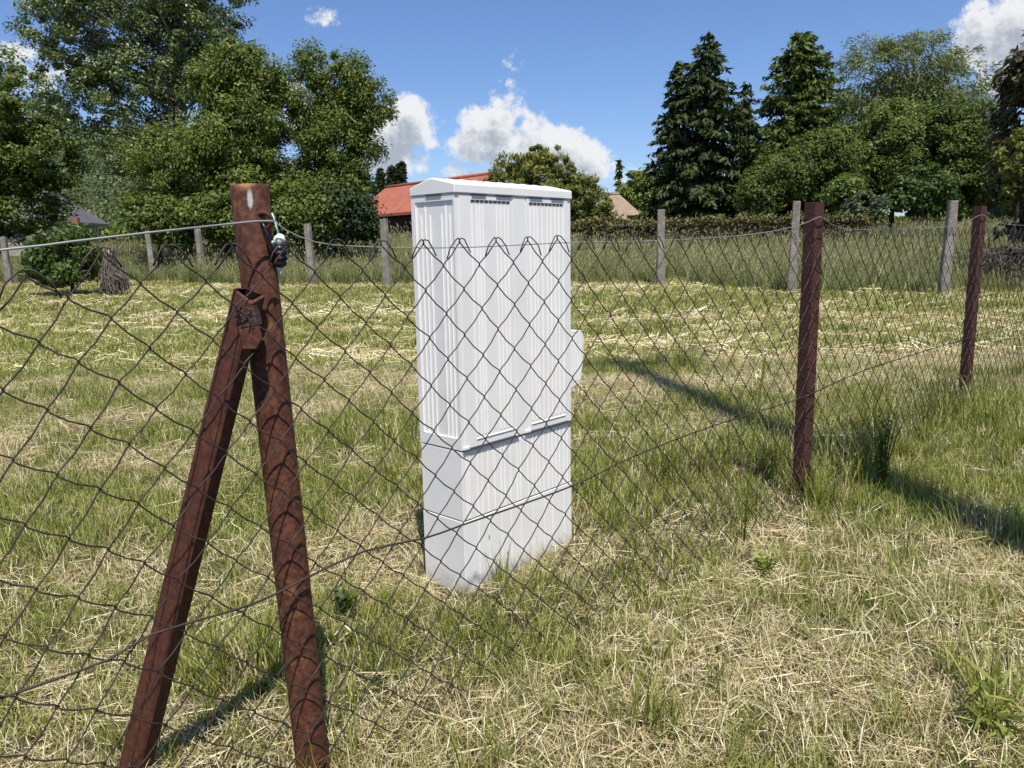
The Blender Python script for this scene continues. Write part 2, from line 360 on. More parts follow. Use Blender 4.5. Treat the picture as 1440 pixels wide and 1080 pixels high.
# ------------------------------------------------------------------ ground and hill
def axis(lo, dlo, dhi, hi, step):
    a = list(np.arange(dlo, dhi + 1e-6, step)); s = step
    while a[-1] < hi: s *= 1.18; a.append(a[-1] + s)
    s = step; b = []
    x = dlo
    while x > lo: s *= 1.18; x -= s; b.append(x)
    return np.array(b[::-1] + a)
gx_ = axis(-400, -4, 6, 400, .07); gy_ = axis(-40, 0, 10, 600, .07)
XX, YY = np.meshgrid(gx_, gy_); ZZ = zg(XX, YY) + (fbm(XX * 9, YY * 9, 2) - .5) * .012
nx, ny = len(gx_), len(gy_)
idx = np.arange(nx * ny).reshape(ny, nx)
q = np.stack([idx[:-1, :-1], idx[:-1, 1:], idx[1:, 1:], idx[1:, :-1]], -1).reshape(-1, 4)
gr = from_arrays('ground', np.stack([XX, YY, ZZ], -1).reshape(-1, 3), q, M_ground, attrs={'dry': ('POINT', dry_field(XX, YY).ravel())}, smooth=True)
gr['kind'] = 'structure'

# ------------------------------------------------------------------ leaves, trees
def rand_unit(n):
    v = rng.normal(size=(n, 3)); return v / np.linalg.norm(v, axis=1, keepdims=True)
def norm(v): return v / np.maximum(np.linalg.norm(v, axis=1, keepdims=True), 1e-9)
def leaf_quads(pos, size, width=.55, nbias=None, along=None, jit=.35):
    """one small rhombus per position; nbias pulls the normals, along the long axes"""
    n = len(pos); nr = rand_unit(n)
    if nbias is not None: nr = norm(nr + nbias)
    a = rand_unit(n) if along is None else norm(along + .35 * rand_unit(n))
    a = norm(a - nr * np.sum(a * nr, 1, keepdims=True)); b = np.cross(nr, a)
    L = size * (1 + jit * rng.uniform(-1, 1, (n, 1))); Wd = L * width
    v = np.stack([pos - a * L * .5, pos + b * Wd * .5 + nr * L * .06, pos + a * L * .5, pos - b * Wd * .5 + nr * L * .06], 1)
    return v.reshape(-1, 3), np.arange(n * 4).reshape(-1, 4)
def clumps_in(ells, n, shell=.55):
    cs = []; out = []; w = np.array([(r[0] * r[1] + r[1] * r[2] + r[0] * r[2]) for _, r in ells]); w = w / w.sum()
    for k in rng.choice(len(ells), n, p=w):
        c, r = ells[k]; d = rand_unit(1)[0]; f = shell + (1 - shell) * rng.random() ** .6
        cs.append(np.array(c) + d * np.array(r) * f); out.append(d)
    return np.array(cs), np.array(out)
def crown_mesh(name, parent, ells, nclump, cr, nleaf, size, mat, width=.55, up=.5, flat=.65, shell=.5, droop=None, tint_lo=0.0, tint_hi=1.0):
    cs, od = clumps_in(ells, nclump, shell)
    ct = rng.uniform(0, 1, nclump)
    P = []; N = []; T = []; A = []
    for c, d, tt in zip(cs, od, ct):
        r = cr * rng.uniform(.45, 1.5); n = int(nleaf * rng.uniform(.5, 1.4))
        u = rand_unit(n); p = c + u * r * (rng.random((n, 1)) ** .45) * np.array([1, 1, flat])
        P.append(p); N.append(u * .5 + d * .45 + np.array([0, 0, up])); T.append(np.clip(.30 * tt + .35 * rng.random(n) + .15 + .2 * (rng.random(n) ** 3), 0, 1))
        if droop is not None: A.append(np.tile(np.array([[0, 0, -droop]]), (n, 1)) + u * .6 + d * .6)
    P = np.concatenate(P); N = np.concatenate(N); T = tint_lo + (tint_hi - tint_lo) * np.concatenate(T)
    v, qd = leaf_quads(P, size, width, N, np.concatenate(A) if A else None)
    return from_arrays(name, v, qd, mat, parent, {'tint': ('FACE', T)}), cs
def trunk_mesh(parent, base, top, r0, cs, nb, mat, lean=.15):
    mb = MB(); base = Vector(base); top = Vector(top); pts = []; n = 7
    for i in range(n + 1):
        f = i / n; p = base.lerp(top, f); p += Vector((random.uniform(-1, 1), random.uniform(-1, 1), 0)) * lean * (top - base).length * .12 * math.sin(f * math.pi)
        pts.append(p)
    pts[0].z -= .3
    mb.tube(pts, [r0 * (1.25 if i == 0 else 1 - .9 * i / n) for i in range(n + 1)], 8)
    sel = rng.choice(len(cs), min(nb, len(cs)), replace=False)
    for k in sel:
        c = Vector(cs[k]); h = max(.15, min(.92, (c.z - base.z) / max(.1, top.z - base.z) * .75))
        i = min(n - 1, int(h * n)); s = pts[i].lerp(pts[i + 1], h * n - i)
        mid = s.lerp(c, .5) + Vector((random.uniform(-.2, .2), random.uniform(-.2, .2), (c - s).length * .08))
        rr = r0 * (1 - .85 * h) * .5
        mb.tube([s, s.lerp(mid, .5), mid, mid.lerp(c, .55), c], [rr, rr * .8, rr * .6, rr * .4, rr * .15], 5, cap=False)
    return mb.build('trunk', mat, parent)
def E_(px, py, rx, ry, Y, rd=None):
    c = at(px, py, Y); k = Y / F_PX
    return (tuple(c), (rx * k, (rd if rd else .5 * (rx + ry)) * k, ry * k))
def broad(name, label, cat, Y, base_px, ells, nclump, cr, nleaf, size, mat, bark=None, r0=.18, nb=30, top=None, group=None, **kw):
    bx = at(base_px, 330, Y); root = empty(name, (bx.x, Y, gz(bx.x, Y)))
    tag(root, label, cat, group)
    loc = np.array(root.location); el = [((np.array(e[0]) - loc), e[1]) for e in ells]
    o, cs = crown_mesh('crown', root, el, nclump, cr, nleaf, size, mat, **kw)
    tp = top if top is not None else max((e[0] + np.array([0, 0, e[1][2] * .7]) for e in el), key=lambda p: p[2])
    trunk_mesh(root, (0, 0, 0), tp, r0, cs, nb, bark or M_bark)
    return root
def conifer(name, label, Y, apex, base_px, half, mat, levels=40, per=7, twig=.42, cat='spruce', group=None, droop=.25, dens=1.0, prof=.8, low=.03, ragged=.25):
    a = at(*apex, Y); b = at(base_px, 330, Y); k = Y / F_PX
    root = empty(name, (b.x, Y, gz(b.x, Y))); tag(root, label, cat, group)
    H = a.z - root.location.z; Wm = half * k; lean = a.x - b.x
    P = []; A = []; N = []; Tn = []; mb = MB()
    mb.tube([(lean * f, 0, H * f - (.3 if f == 0 else 0)) for f in (0, .3, .6, .9, 1)], [.2, .15, .1, .03, .005], 8)
    for li in range(levels):
        f = low + (1 - low) * (li + rng.random() * .6) / levels
        L0 = Wm * (1 - f) ** prof
        for kx in range(max(3, int(per * (1 - .45 * f)))):
            L = L0 * rng.uniform(1 - ragged, 1.12) + .10; th = rng.uniform(0, 2 * math.pi)
            dx = np.array([math.cos(th), math.sin(th), 0]); o = np.array([lean * f, 0, H * f])
            n = max(5, int(L / twig * 7 * dens)); s = (rng.random(n) ** .75)[:, None]
            dz = -droop * L * s ** 1.3 + .12 * L * np.maximum(s - .7, 0)
            p = o + dx * L * s; p[:, 2:] += dz
            side = np.array([-dx[1], dx[0], 0]); sg = rng.choice([-1, 1], (n, 1))
            p = p + side * sg * rng.random((n, 1)) * .30 * L * (1.05 - s) + rng.normal(size=(n, 3)) * .05
            P.append(p); A.append(dx * .8 + side * sg * .8 + np.array([0, 0, -.55])); N.append(np.tile(dx * .5 + np.array([0, 0, .8]), (n, 1)))
            Tn.append(np.clip(.2 + .35 * rng.random(n) + .35 * s[:, 0] * rng.random(), 0, 1))
            if kx % 3 == 0: mb.tube([o, o + dx * L * .5 + np.array([0, 0, -droop * L * .35]), o + dx * L * .9 + np.array([0, 0, -droop * L * .8])], [.03, .018, .006], 4, cap=False)
    P = np.concatenate(P); v, qd = leaf_quads(P, twig, .30, np.concatenate(N), np.concatenate(A))
    from_arrays('crown', v, qd, mat, root, {'tint': ('FACE', np.concatenate(Tn))})
    mb.build('trunk', M_bark, root); return root

TG = 'trees beyond the concrete posts'
# left
Y = 27
broad('walnut_tree', 'dark dense walnut tree cut by the left edge, beside grey roofed house', 'tree', Y, -5,
      [E_(5, 150, 75, 75, Y), E_(45, 215, 60, 60, Y), E_(-40, 230, 90, 90, Y), E_(15, 292, 70, 42, Y)], 260, .52, 230, .13, M_walnut, flat=.65, r0=.2, group=TG)
Y = 24
broad('poplar_tree', 'tallest silvery green poplar on the left, its airy top out of frame', 'tree', Y, 262,
      [E_(110, 40, 75, 70, Y), E_(60, 20, 40, 40, Y), E_(170, -20, 110, 80, Y), E_(255, -30, 90, 90, Y), E_(290, 40, 60, 70, Y), E_(115, 140, 65, 55, Y), E_(190, 140, 80, 70, Y), E_(240, 90, 70, 70, Y), E_(200, 215, 70, 40, Y)],
      700, .36, 140, .095, M_poplar, M_pbark, .15, 70, shell=.25, group=TG)
Y = 22.5
broad('maple_tree', 'broad mid green maple standing before the tall silvery poplar', 'tree', Y, 305,
      [E_(250, 235, 75, 50, Y), E_(300, 120, 34, 44, Y), E_(340, 90, 30, 34, Y), E_(365, 120, 30, 40, Y), E_(385, 160, 22, 50, Y), E_(345, 165, 44, 48, Y), E_(370, 215, 30, 44, Y), E_(315, 205, 66, 48, Y), E_(392, 105, 14, 24, Y), E_(330, 265, 60, 40, Y), E_(240, 285, 60, 30, Y)],
      430, .38, 210, .105, M_maple, r0=.14, nb=40, shell=.3, flat=.8, width=.42, droop=.35, group=TG)
Y = 23
broad('ash_tree', 'bushy dark green tree just left of the red tiled roof', 'tree', Y, 470,
      [E_(440, 95, 24, 34, Y), E_(470, 110, 26, 36, Y), E_(500, 118, 22, 34, Y), E_(525, 150, 22, 36, Y), E_(487, 160, 40, 40, Y), E_(435, 165, 26, 44, Y), E_(470, 205, 50, 42, Y), E_(515, 195, 26, 30, Y), E_(440, 250, 40, 46, Y), E_(485, 258, 40, 44, Y)],
      370, .34, 200, .102, M_maple, r0=.13, nb=30, shell=.3, flat=.8, width=.42, droop=.35, group=TG, tint_hi=.9)
SG = 'shadowed shrubs under the left trees'
for (nm, lb, px, py, rx, ry, Y, mt) in [
        ('shrub', 'dark shrub below the tall poplar, right of the vine stump', 222, 304, 46, 26, 21.5, M_walnut), ('shrub', 'dark shrub filling the gap behind the rusty pipe post', 320, 300, 70, 34, 21.5, M_walnut),
        ('shrub', 'dark shrub under the trees, left of the leftmost red roof', 420, 296, 50, 40, 22, M_walnut), ('shrub', 'dark shrub at the foot of the tree beside the red roof', 480, 300, 40, 28, 22.3, M_thuja)]:
    broad(nm, lb, 'shrub', Y, px, [E_(px, py, rx, ry, Y), E_(px + 20, py + 14, rx * .8, ry, Y)], 150, .42, 110, .115, mt, r0=.06, nb=14, group=SG, shell=.3)
# thujas behind the red roof
for i, (px, py, lb) in enumerate([(535, 238, 'short columnar thuja, leftmost above the red roof'), (551, 234, 'columnar thuja between two others above the red roof'), (564, 228, 'tallest columnar thuja above the red roof'), (590, 262, 'tiny thuja tip showing over the red roof near the white cabinet')]):
    conifer('thuja_tree', lb, 62, (px, py), px, 9.5, M_thuja, 60, 12, .36, 'thuja', 'thujas behind the red roof', -.25, 1.6, .34, .02, .12)
# middle
Y = 32
broad('yellow_cypress_bush', 'wide yellowish feathery cypress bush rising behind the white cabinet', 'bush', Y, 745,
      [E_(712, 262, 24, 40, Y), E_(736, 246, 20, 36, Y), E_(758, 232, 14, 30, Y), E_(776, 240, 16, 40, Y), E_(800, 262, 20, 36, Y), E_(822, 278, 18, 34, Y), E_(846, 292, 16, 26, Y), E_(700, 285, 24, 30, Y), E_(765, 280, 60, 34, Y), E_(820, 300, 36, 20, Y)],
      420, .26, 90, .20, M_yellowc, r0=.1, nb=30, width=.28, droop=-.9, shell=.35, group='garden bushes before the hedge')
conifer('spruce_tree', 'small distant pointed spruce above the tan roof', 75, (871, 224), 871, 13, M_spruce, 26, 7, .7, 'spruce', None, .25, 1.0, .8, .03, .3)
Y = 60
broad('round_tree', 'low rounded tree behind the tan roof', 'tree', Y, 905, [E_(905, 272, 36, 30, Y), E_(885, 285, 24, 22, Y), E_(930, 265, 24, 26, Y)], 120, .7, 80, .3, M_maple, r0=.2, nb=20, group=TG)
# right
conifer('spruce_tree', 'tall dark spruce with the highest tip, right of the tan roof', 37, (997, 48), 990, 86, M_spruce, 46, 11, .40, 'spruce', TG, .26, 1.5, .62, .02, .35)
conifer('spruce_tree', 'lower dark spruce leaning out on the left of the tallest spruce', 38, (956, 84), 952, 66, M_spruce, 38, 10, .40, 'spruce', TG, .26, 1.4, .62, .02, .35)
conifer('spruce_tree', 'dark spruce closing the gap between the tallest spruce and the cypress', 39, (1048, 118), 1045, 52, M_spruce, 38, 10, .40, 'spruce', TG, .30, 1.2, .7, .02, .35)
conifer('cypress_tree', 'broad topped dark green cypress left of the pale willow', 37.5, (1128, 48), 1125, 98, M_cypress, 60, 12, .36, 'cypress', TG, .10, 1.5, .50, .02, .4)
Y = 42
broad('willow_tree', 'pale grey green willow with a rounded airy top on the right', 'tree', Y, 1290,
      [E_(1225, 115, 52, 58, Y), E_(1285, 95, 58, 50, Y), E_(1345, 130, 50, 58, Y), E_(1200, 180, 46, 50, Y), E_(1385, 180, 34, 50, Y), E_(1290, 170, 90, 60, Y)],
      440, .72, 95, .25, M_willow, M_pbark, .3, 70, width=.22, droop=.5, shell=.45, group=TG)
Y = 33.5
broad('yew_tree', 'dark green rounded yew below the willow, directly right of the cypress', 'tree', Y, 1130, [E_(1105, 248, 44, 48, Y), E_(1160, 240, 46, 58, Y), E_(1072, 270, 30, 36, Y)], 300, .50, 190, .135, M_cypress, r0=.14, nb=30, width=.4, shell=.35, group=TG)
broad('yew_tree', 'dark tree below the middle of the willow, behind the blue green bush', 'tree', 35, 1250, [E_(1245, 215, 46, 66, 35), E_(1270, 190, 42, 44, 35), E_(1225, 262, 40, 40, 35)], 260, .50, 190, .135, M_walnut, r0=.14, nb=30, shell=.35, group=TG)
broad('yew_tree', 'bushy green tree below the right side of the willow', 'tree', 34, 1335, [E_(1325, 205, 48, 60, 34), E_(1365, 225, 42, 62, 34), E_(1330, 262, 60, 40, 34), E_(1400, 262, 40, 42, 34)], 330, .50, 190, .135, M_cypress, r0=.14, nb=30, shell=.35, group=TG)
broad('lime_bush', 'small bright lime green bush behind the first steel post', 'bush', 30, 1190, [E_(1188, 272, 24, 22, 30)], 60, .28, 80, .15, M_lime, r0=.05, nb=10, group='garden bushes before the hedge')
broad('blue_green_bush', 'small blue green bush beside the lime green bush', 'bush', 29, 1222, [E_(1218, 292, 26, 20, 29)], 50, .25, 80, .14, M_blue, r0=.05, nb=10, group='garden bushes before the hedge')
broad('hazel_bush', 'larger fresh green bush left of the second steel post', 'bush', 30, 1305, [E_(1300, 268, 40, 34, 30), E_(1275, 285, 24, 20, 30)], 100, .36, 85, .16, M_shrub, r0=.06, nb=14, group='garden bushes before the hedge')
Y = 15
broad('bronze_cypress_tree', 'drooping bronze green cypress cut by the right edge', 'tree', Y, 1490,
      [E_(1452, 120, 34, 50, Y), E_(1470, 180, 62, 60, Y), E_(1460, 250, 55, 60, Y), E_(1490, 100, 60, 60, Y), E_(1455, 305, 42, 34, Y)], 260, .26, 90, .14, M_brown, r0=.14, nb=40, width=.4, droop=.8, shell=.45, top=None, group=TG)
broad('yellow_green_shrub', 'yellow green shrub in front of the bronze cypress at the right edge', 'bush', 14.3, 1432, [E_(1432, 215, 22, 30, 14.3), E_(1436, 262, 24, 30, 14.3)], 60, .16, 60, .10, M_yellowc, r0=.04, nb=10)
broad('brush_heap', 'dark brown dead brush heap by the right edge beyond the mesh', 'brush', 13, 1425, [E_(1422, 372, 40, 26, 13)], 60, .18, 50, .16, M_twig, r0=.03, nb=12, width=.12, tint_hi=.55)
# left foreground bush, vine stump
broad('glossy_bush', 'round glossy green bush beside the twiggy stump on the left', 'bush', 15.5, 92, [E_(85, 352, 42, 28, 15.5), E_(100, 332, 28, 16, 15.5), E_(60, 365, 30, 22, 15.5), E_(112, 366, 26, 18, 15.5), E_(86, 384, 46, 20, 15.5), E_(60, 388, 24, 14, 15.5)], 130, .20, 90, .085, M_shrub, r0=.04, nb=16, shell=.35)
def twig_heap(px, Y, h, r):
    b = at(px, 330, Y); root = empty('vine_stump', (b.x, Y, gz(b.x, Y))); tag(root, 'grey stump smothered in dead vine twigs, right of the glossy bush', 'stump')
    mb = MB(); mb.tube([(0, 0, -.2), (.02, 0, h * .5), (0, 0, h * .97)], [.09, .08, .06], 8); mb.build('stump', M_conc, root)
    mb = MB()
    for k in range(260):
        th = random.uniform(0, 6.28); rr = r * random.uniform(.1, 1) ; z0 = random.uniform(0, h * .3); th2 = th + random.uniform(-.9, .9); z1 = random.uniform(h * .4, h)
        p = lambda th_, r_, z_: Vector((math.cos(th_) * r_, math.sin(th_) * r_, z_))
        r1 = r * (1.1 - z1 / h * .85) * random.uniform(.5, 1)
        mb.tube([p(th, rr, z0), p((th + th2) / 2, (rr + r1) * .55, (z0 + z1) / 2), p(th2, r1, z1), p(th2 + .6, r1 * 1.2, z1 * .8)], .008, 3, cap=False)
    o = mb.build('twigs', surf('grey_twigs', lambda t, P: t.ramp(t.noise(P, 5, 3).outputs[0], [(.3, (.10, .08, .065)), (.7, (.26, .22, .18))]), .9, .1), root)
twig_heap(152, 15.2, .95, .32)

# hedge
def hedge(name, label, p0, p1, h, th, mat):
    a = Vector(p0); b = Vector(p1); root = empty(name, (a.x, a.y, gz(a.x, a.y))); tag(root, label, 'hedge')
    d = (b - a); L = d.length; d.normalize(); nrm = Vector((-d.y, d.x, 0)); dz = gz(b.x, b.y) - gz(a.x, a.y)
    n = int(L * 900); u = rng.random(n) * L; w = (rng.random(n) - .5) * th; z = rng.random(n) * h
    k = rng.random(n); w = np.where(k < .55, np.sign(w) * th * .5 * (1 - .18 * rng.random(n)), w); z = np.where(k > .7, h * (1 - .1 * rng.random(n) ** 2), z)
    z = z + ((fbm(u * 1.6, u * 0, 4) - .5) * .30 + .2 * rng.random(n) ** 8) * (z / h)
    pos = np.stack([d.x * u + nrm.x * w, d.y * u + nrm.y * w, z + dz * u / L], 1)
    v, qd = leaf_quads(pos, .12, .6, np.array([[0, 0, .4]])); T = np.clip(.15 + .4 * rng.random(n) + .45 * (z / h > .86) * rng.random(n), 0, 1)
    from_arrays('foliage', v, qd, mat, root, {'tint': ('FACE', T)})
    mb = MB(); M = Matrix.Rotation(math.atan2(d.y, d.x), 4, 'Z'); mb.box((0.1, -th * .36, 0), (L - .1, th * .36, h * .80), M)
    mb.build('stems', M_timber, root)
ha, hb = at(800, 330, 28.4), at(1222, 330, 27)
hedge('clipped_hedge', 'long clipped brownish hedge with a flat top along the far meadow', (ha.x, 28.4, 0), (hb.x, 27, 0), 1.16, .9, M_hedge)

# distant hill with forest, far tree line
hx = np.linspace(-330, 40, 150); hy = np.linspace(130, 260, 40); HX, HY = np.meshgrid(hx, hy)
HZ = 31 * np.exp(-((HX + 125) / 95) ** 2) * np.sin(np.clip((HY - 130) / 130, 0, 1) * math.pi / 1.2) + .5 + 5 * (fbm(HX * .06, HY * .06, 3) - .5)
idh = np.arange(HX.size).reshape(HX.shape)
ho = from_arrays('hill', np.stack([HX, HY, HZ], -1).reshape(-1, 3), np.stack([idh[:-1, :-1], idh[:-1, 1:], idh[1:, 1:], idh[1:, :-1]], -1).reshape(-1, 4), surf('hill_ground', lambda t, P: (.05, .065, .03), .9, .1), smooth=True); ho['kind'] = 'structure'
n = 80000; px_ = rng.uniform(-230, -40, n); py_ = rng.uniform(134, 215, n)
pz_ = 31 * np.exp(-((px_ + 125) / 95) ** 2) * np.sin(np.clip((py_ - 130) / 130, 0, 1) * math.pi / 1.2) + .5 + 5 * (fbm(px_ * .06, py_ * .06, 3) - .5)
cl = fbm(px_ * .28, py_ * .28, 2)
pos = np.stack([px_, py_, pz_ + 5.0 * cl * rng.random(n) ** .5], 1)
v, qd = leaf_quads(pos, .62, .7, np.array([[0, -.4, .8]]))
tag(from_arrays('forest', v, qd, M_hill, None, {'tint': ('FACE', np.clip(cl * .8 + .3 * rng.random(n), 0, 1))}), 'far wooded hillside seen between the left trees', 'forest', kind='stuff')
n = 46000; ux = rng.uniform(-75, 85, n); hh = 1.6 + 4.2 * fbm(ux * .12, ux * 0 + 3, 3); wz = rng.random(n) ** .8
pos = np.stack([ux, 82 + rng.uniform(-1.5, 4, n), .9 + hh * wz], 1)
v, qd = leaf_quads(pos, .6, .6, np.array([[0, -.3, .7]]))
tag(from_arrays('treeline', v, qd, M_maple, None, {'tint': ('FACE', np.clip(.15 + .6 * rng.random(n) * fbm(ux * .5, wz * 4, 2) * 1.6, 0, 1))}), 'low far belt of trees closing the view behind the houses', 'trees', kind='stuff')

# ------------------------------------------------------------------ houses
def house(name, label, x0, x1, y0, y1, zb, ze, zr, roof_mat, wall_mat, hip=0.0, over=.5, windows=(), door=None, extra=None, rot=0, chimney=None):
    cx, cy = (x0 + x1) / 2, (y0 + y1) / 2; root = empty(name, (cx, cy, zb), rot); tag(root, label, 'house')
    hx_, hy_ = (x1 - x0) / 2, (y1 - y0) / 2; e = ze - zb; r = zr - zb
    mb = MB(); mb.box((-hx_, -hy_, -.5), (hx_, hy_, e))
    if hip == 0: mb.prism([(-hx_, -hy_, e), (-hx_, hy_, e), (-hx_, 0, r - .12)], (2 * hx_, 0, 0))
    mb.build('wall', wall_mat, root)
    o = over; sl = (r - e) / hy_; zl = e - sl * o; X = hx_ + o; Yo = hy_ + o; hp = hip; tk = .16
    tp = [(-X, -Yo, zl), (X, -Yo, zl), (X, Yo, zl), (-X, Yo, zl), (-X + hp, 0, r), (X - hp, 0, r)]
    vs = [(a, b, c + .02) for a, b, c in tp] + [(a, b, c + .02 + tk) for a, b, c in tp]
    top = [(6, 7, 11, 10), (8, 9, 10, 11), (7, 8, 11), (9, 6, 10)]; bot = [(4, 5, 1, 0), (5, 4, 3, 2), (5, 2, 1), (4, 0, 3)]
    side = [(0, 1, 7, 6), (1, 2, 8, 7), (2, 3, 9, 8), (3, 0, 6, 9)]
    mb = MB(); mb.add(vs, top + bot + side); rf = mb.build('roof', roof_mat, root)
    mb = MB(); mb.tube([(-X + hp, 0, r + tk + .03), (X - hp, 0, r + tk + .03)], .11, 8); mb.build('ridge_cap', roof_mat, rf)
    for (u, z0, w, h) in windows:
        mb = MB(); mb.box((u - w / 2, -hy_ - .05, z0), (u + w / 2, -hy_ - .003, z0 + h)); wf = mb.build('window', M_white, root)
        mb = MB(); mb.box((u - w / 2 + .08, -hy_ - .06, z0 + .08), (u - .03, -hy_ - .053, z0 + h - .08)); mb.box((u + .03, -hy_ - .06, z0 + .08), (u + w / 2 - .08, -hy_ - .053, z0 + h - .08)); mb.build('pane', M_glass, wf)
    if door:
        u, w, h = door; mb = MB(); mb.box((u - w / 2, -hy_ - .06, 0), (u + w / 2, -hy_ - .003, h)); mb.build('door', M_timber, root)
    if chimney:
        u, v_, h = chimney; mb = MB(); mb.box((u - .25, v_ - .25, r - 1.2), (u + .25, v_ + .25, r + h)); mb.box((u - .3, v_ - .3, r + h + .003), (u + .3, v_ + .3, r + h + .12)); mb.build('chimney', M_brick, rf)
    return root
ra, rb = at(545, 262, 52), at(690, 246, 44); rm = (ra + rb) / 2; rl = (Vector((rb.x, rb.y, 0)) - Vector((ra.x, ra.y, 0))).length
house('red_roofed_house', 'low house with the large red tiled roof just left of the white cabinet', rm.x - rl / 2 + .3, rm.x + rl / 2 - .3, rm.y - 2.3, rm.y + 2.3, gz(rm.x, rm.y), rm.z - 1.75, rm.z - .18, M_tile, M_timber, 0, .5,  # dark wall colour stands in for the shadow below the eave
      [(-2.6, .7, 1.0, .9)], (0, 1, 1.6), rot=math.atan2(rb.y - ra.y, rb.x - ra.x))
xa, xb = at(395, 300, 56).x, at(515, 300, 56).x
house('red_roofed_house', 'smaller red roofed house partly hidden behind the trees on the left', xa, xb, 56, 61, gz(-14, 56), at(500, 302, 56).z, at(480, 258, 58.5).z, M_tile, M_brick, 1.4, .4, [(-2, .9, 1.2, 1.2), (1.2, .9, 1.2, 1.2)], None)
xa, xb = at(838, 300, 50).x, at(905, 300, 50).x
house('tan_roofed_house', 'low house with a faded tan hipped roof left of the spruces', xa, xb, 50, 55, gz(7, 50), at(870, 312, 50).z, at(870, 277, 52.5).z, M_tan, M_white, 1.6, .4, [(-.6, .8, 1, 1)], (.9, .9, 1.9))
Yh = 46
xa, xb = at(-80, 300, Yh).x, at(60, 300, Yh).x
hs = house('grey_roofed_house', 'white walled house with a grey slate roof under the walnut tree', xa, xb, Yh, Yh + 6, gz(-28, Yh) - .2, at(100, 308, Yh).z, at(70, 276, Yh + 3).z, M_slate, M_white, 1.3, .5, [(-.5, 1.6, 1.1, 1.0)], None)
xw = at(116, 320, Yh).x - hs.location.x
mb = MB(); mb.box((xw - .55, -3.25, 0), (xw - .1, -3.005, 2.5)); mb.build('brick_pier', M_brick, hs)
mb = MB(); mb.tube([(xw, -3.5, 0), (xw, -3.5, 2.0)], .07, 8); mb.build('downpipe', M_white, hs)

# ------------------------------------------------------------------ concrete posts of the far fence
CP = [(8, 388, 333, .16, 1.0, 'pale concrete post beside the grey board at the left edge'),
      (44, 380, 332, .16, -1.0, 'short concrete post right of the grey board, left of the glossy bush'),
      (218, 395, 325, .15, 3.0, 'tilted concrete post just right of the twiggy stump'),
      (286, 392, 319, .15, 2.0, 'concrete post next left of the rusty pipe post'),
      (441, 402, 315, .16, 2.5, 'concrete post next right of the rusty pipe post'),
      (545, 405, 308, .16, 0.5, 'concrete post close left of the white cabinet'),
      (735, 405, 300, .16, 0.0, 'concrete post behind the white cabinet'),
      (929, 402, 295, .165, 0.4, 'concrete post first on the right of the white cabinet'),
      (1113, 413, 284, .15, -.8, 'mottled concrete post just left of the first steel post'),
      (1326, 416, 283, .15, -1.6, 'mottled concrete post just left of the second steel post')]
for (px, py, pt, w, tilt, lb) in CP:
    if px < 60: gx, gy = at(px, 350, 19).x, 19.0
    else: gx, gy = ground_at(px, py)
    base = gz(gx, gy); h = at(px, pt, gy).z - base
    mb = MB(); a = w / 2; b = a * .8; n = 7; rings = []
    vs = []; fs = []
    for i in range(n + 1):
        f = i / n; z = -.3 + (h + .3) * f; s = a + (b - a) * f
        ch = s * .25
        for (x, y) in ((-s, -s + ch), (-s + ch, -s), (s - ch, -s), (s, -s + ch), (s, s - ch), (s - ch, s), (-s + ch, s), (-s, s - ch)):
            vs.append((x + random.uniform(-.005, .005), y + random.uniform(-.005, .005), z + (random.uniform(-.02, .02) if i == n else 0)))
    for i in range(n):
        for k in range(8): fs.append((i * 8 + k, i * 8 + (k + 1) % 8, (i + 1) * 8 + (k + 1) % 8, (i + 1) * 8 + k))
    fs.append(tuple(n * 8 + k for k in range(8)))
    mb.add(vs, fs); o = mb.build('concrete_post', M_conc); o.location = (gx, gy, base); o.rotation_euler = (0, math.radians(-tilt), random.uniform(-.4, .4))
    tag(o, lb, 'fence post', 'concrete posts of the far fence')
bx0, bx1 = at(12, 350, 18.8), at(38, 350, 18.8); zb0 = at(25, 360, 18.8).z; zb1 = at(25, 346, 18.8).z
mb = MB(); mb.box((0, 0, 0), (bx1.x - bx0.x, .03, zb1 - zb0)); o = mb.build('grey_board', M_wood); o.location = (bx0.x, 18.8, zb0); tag(o, 'weathered grey board fixed across the concrete post at the left edge', 'board')

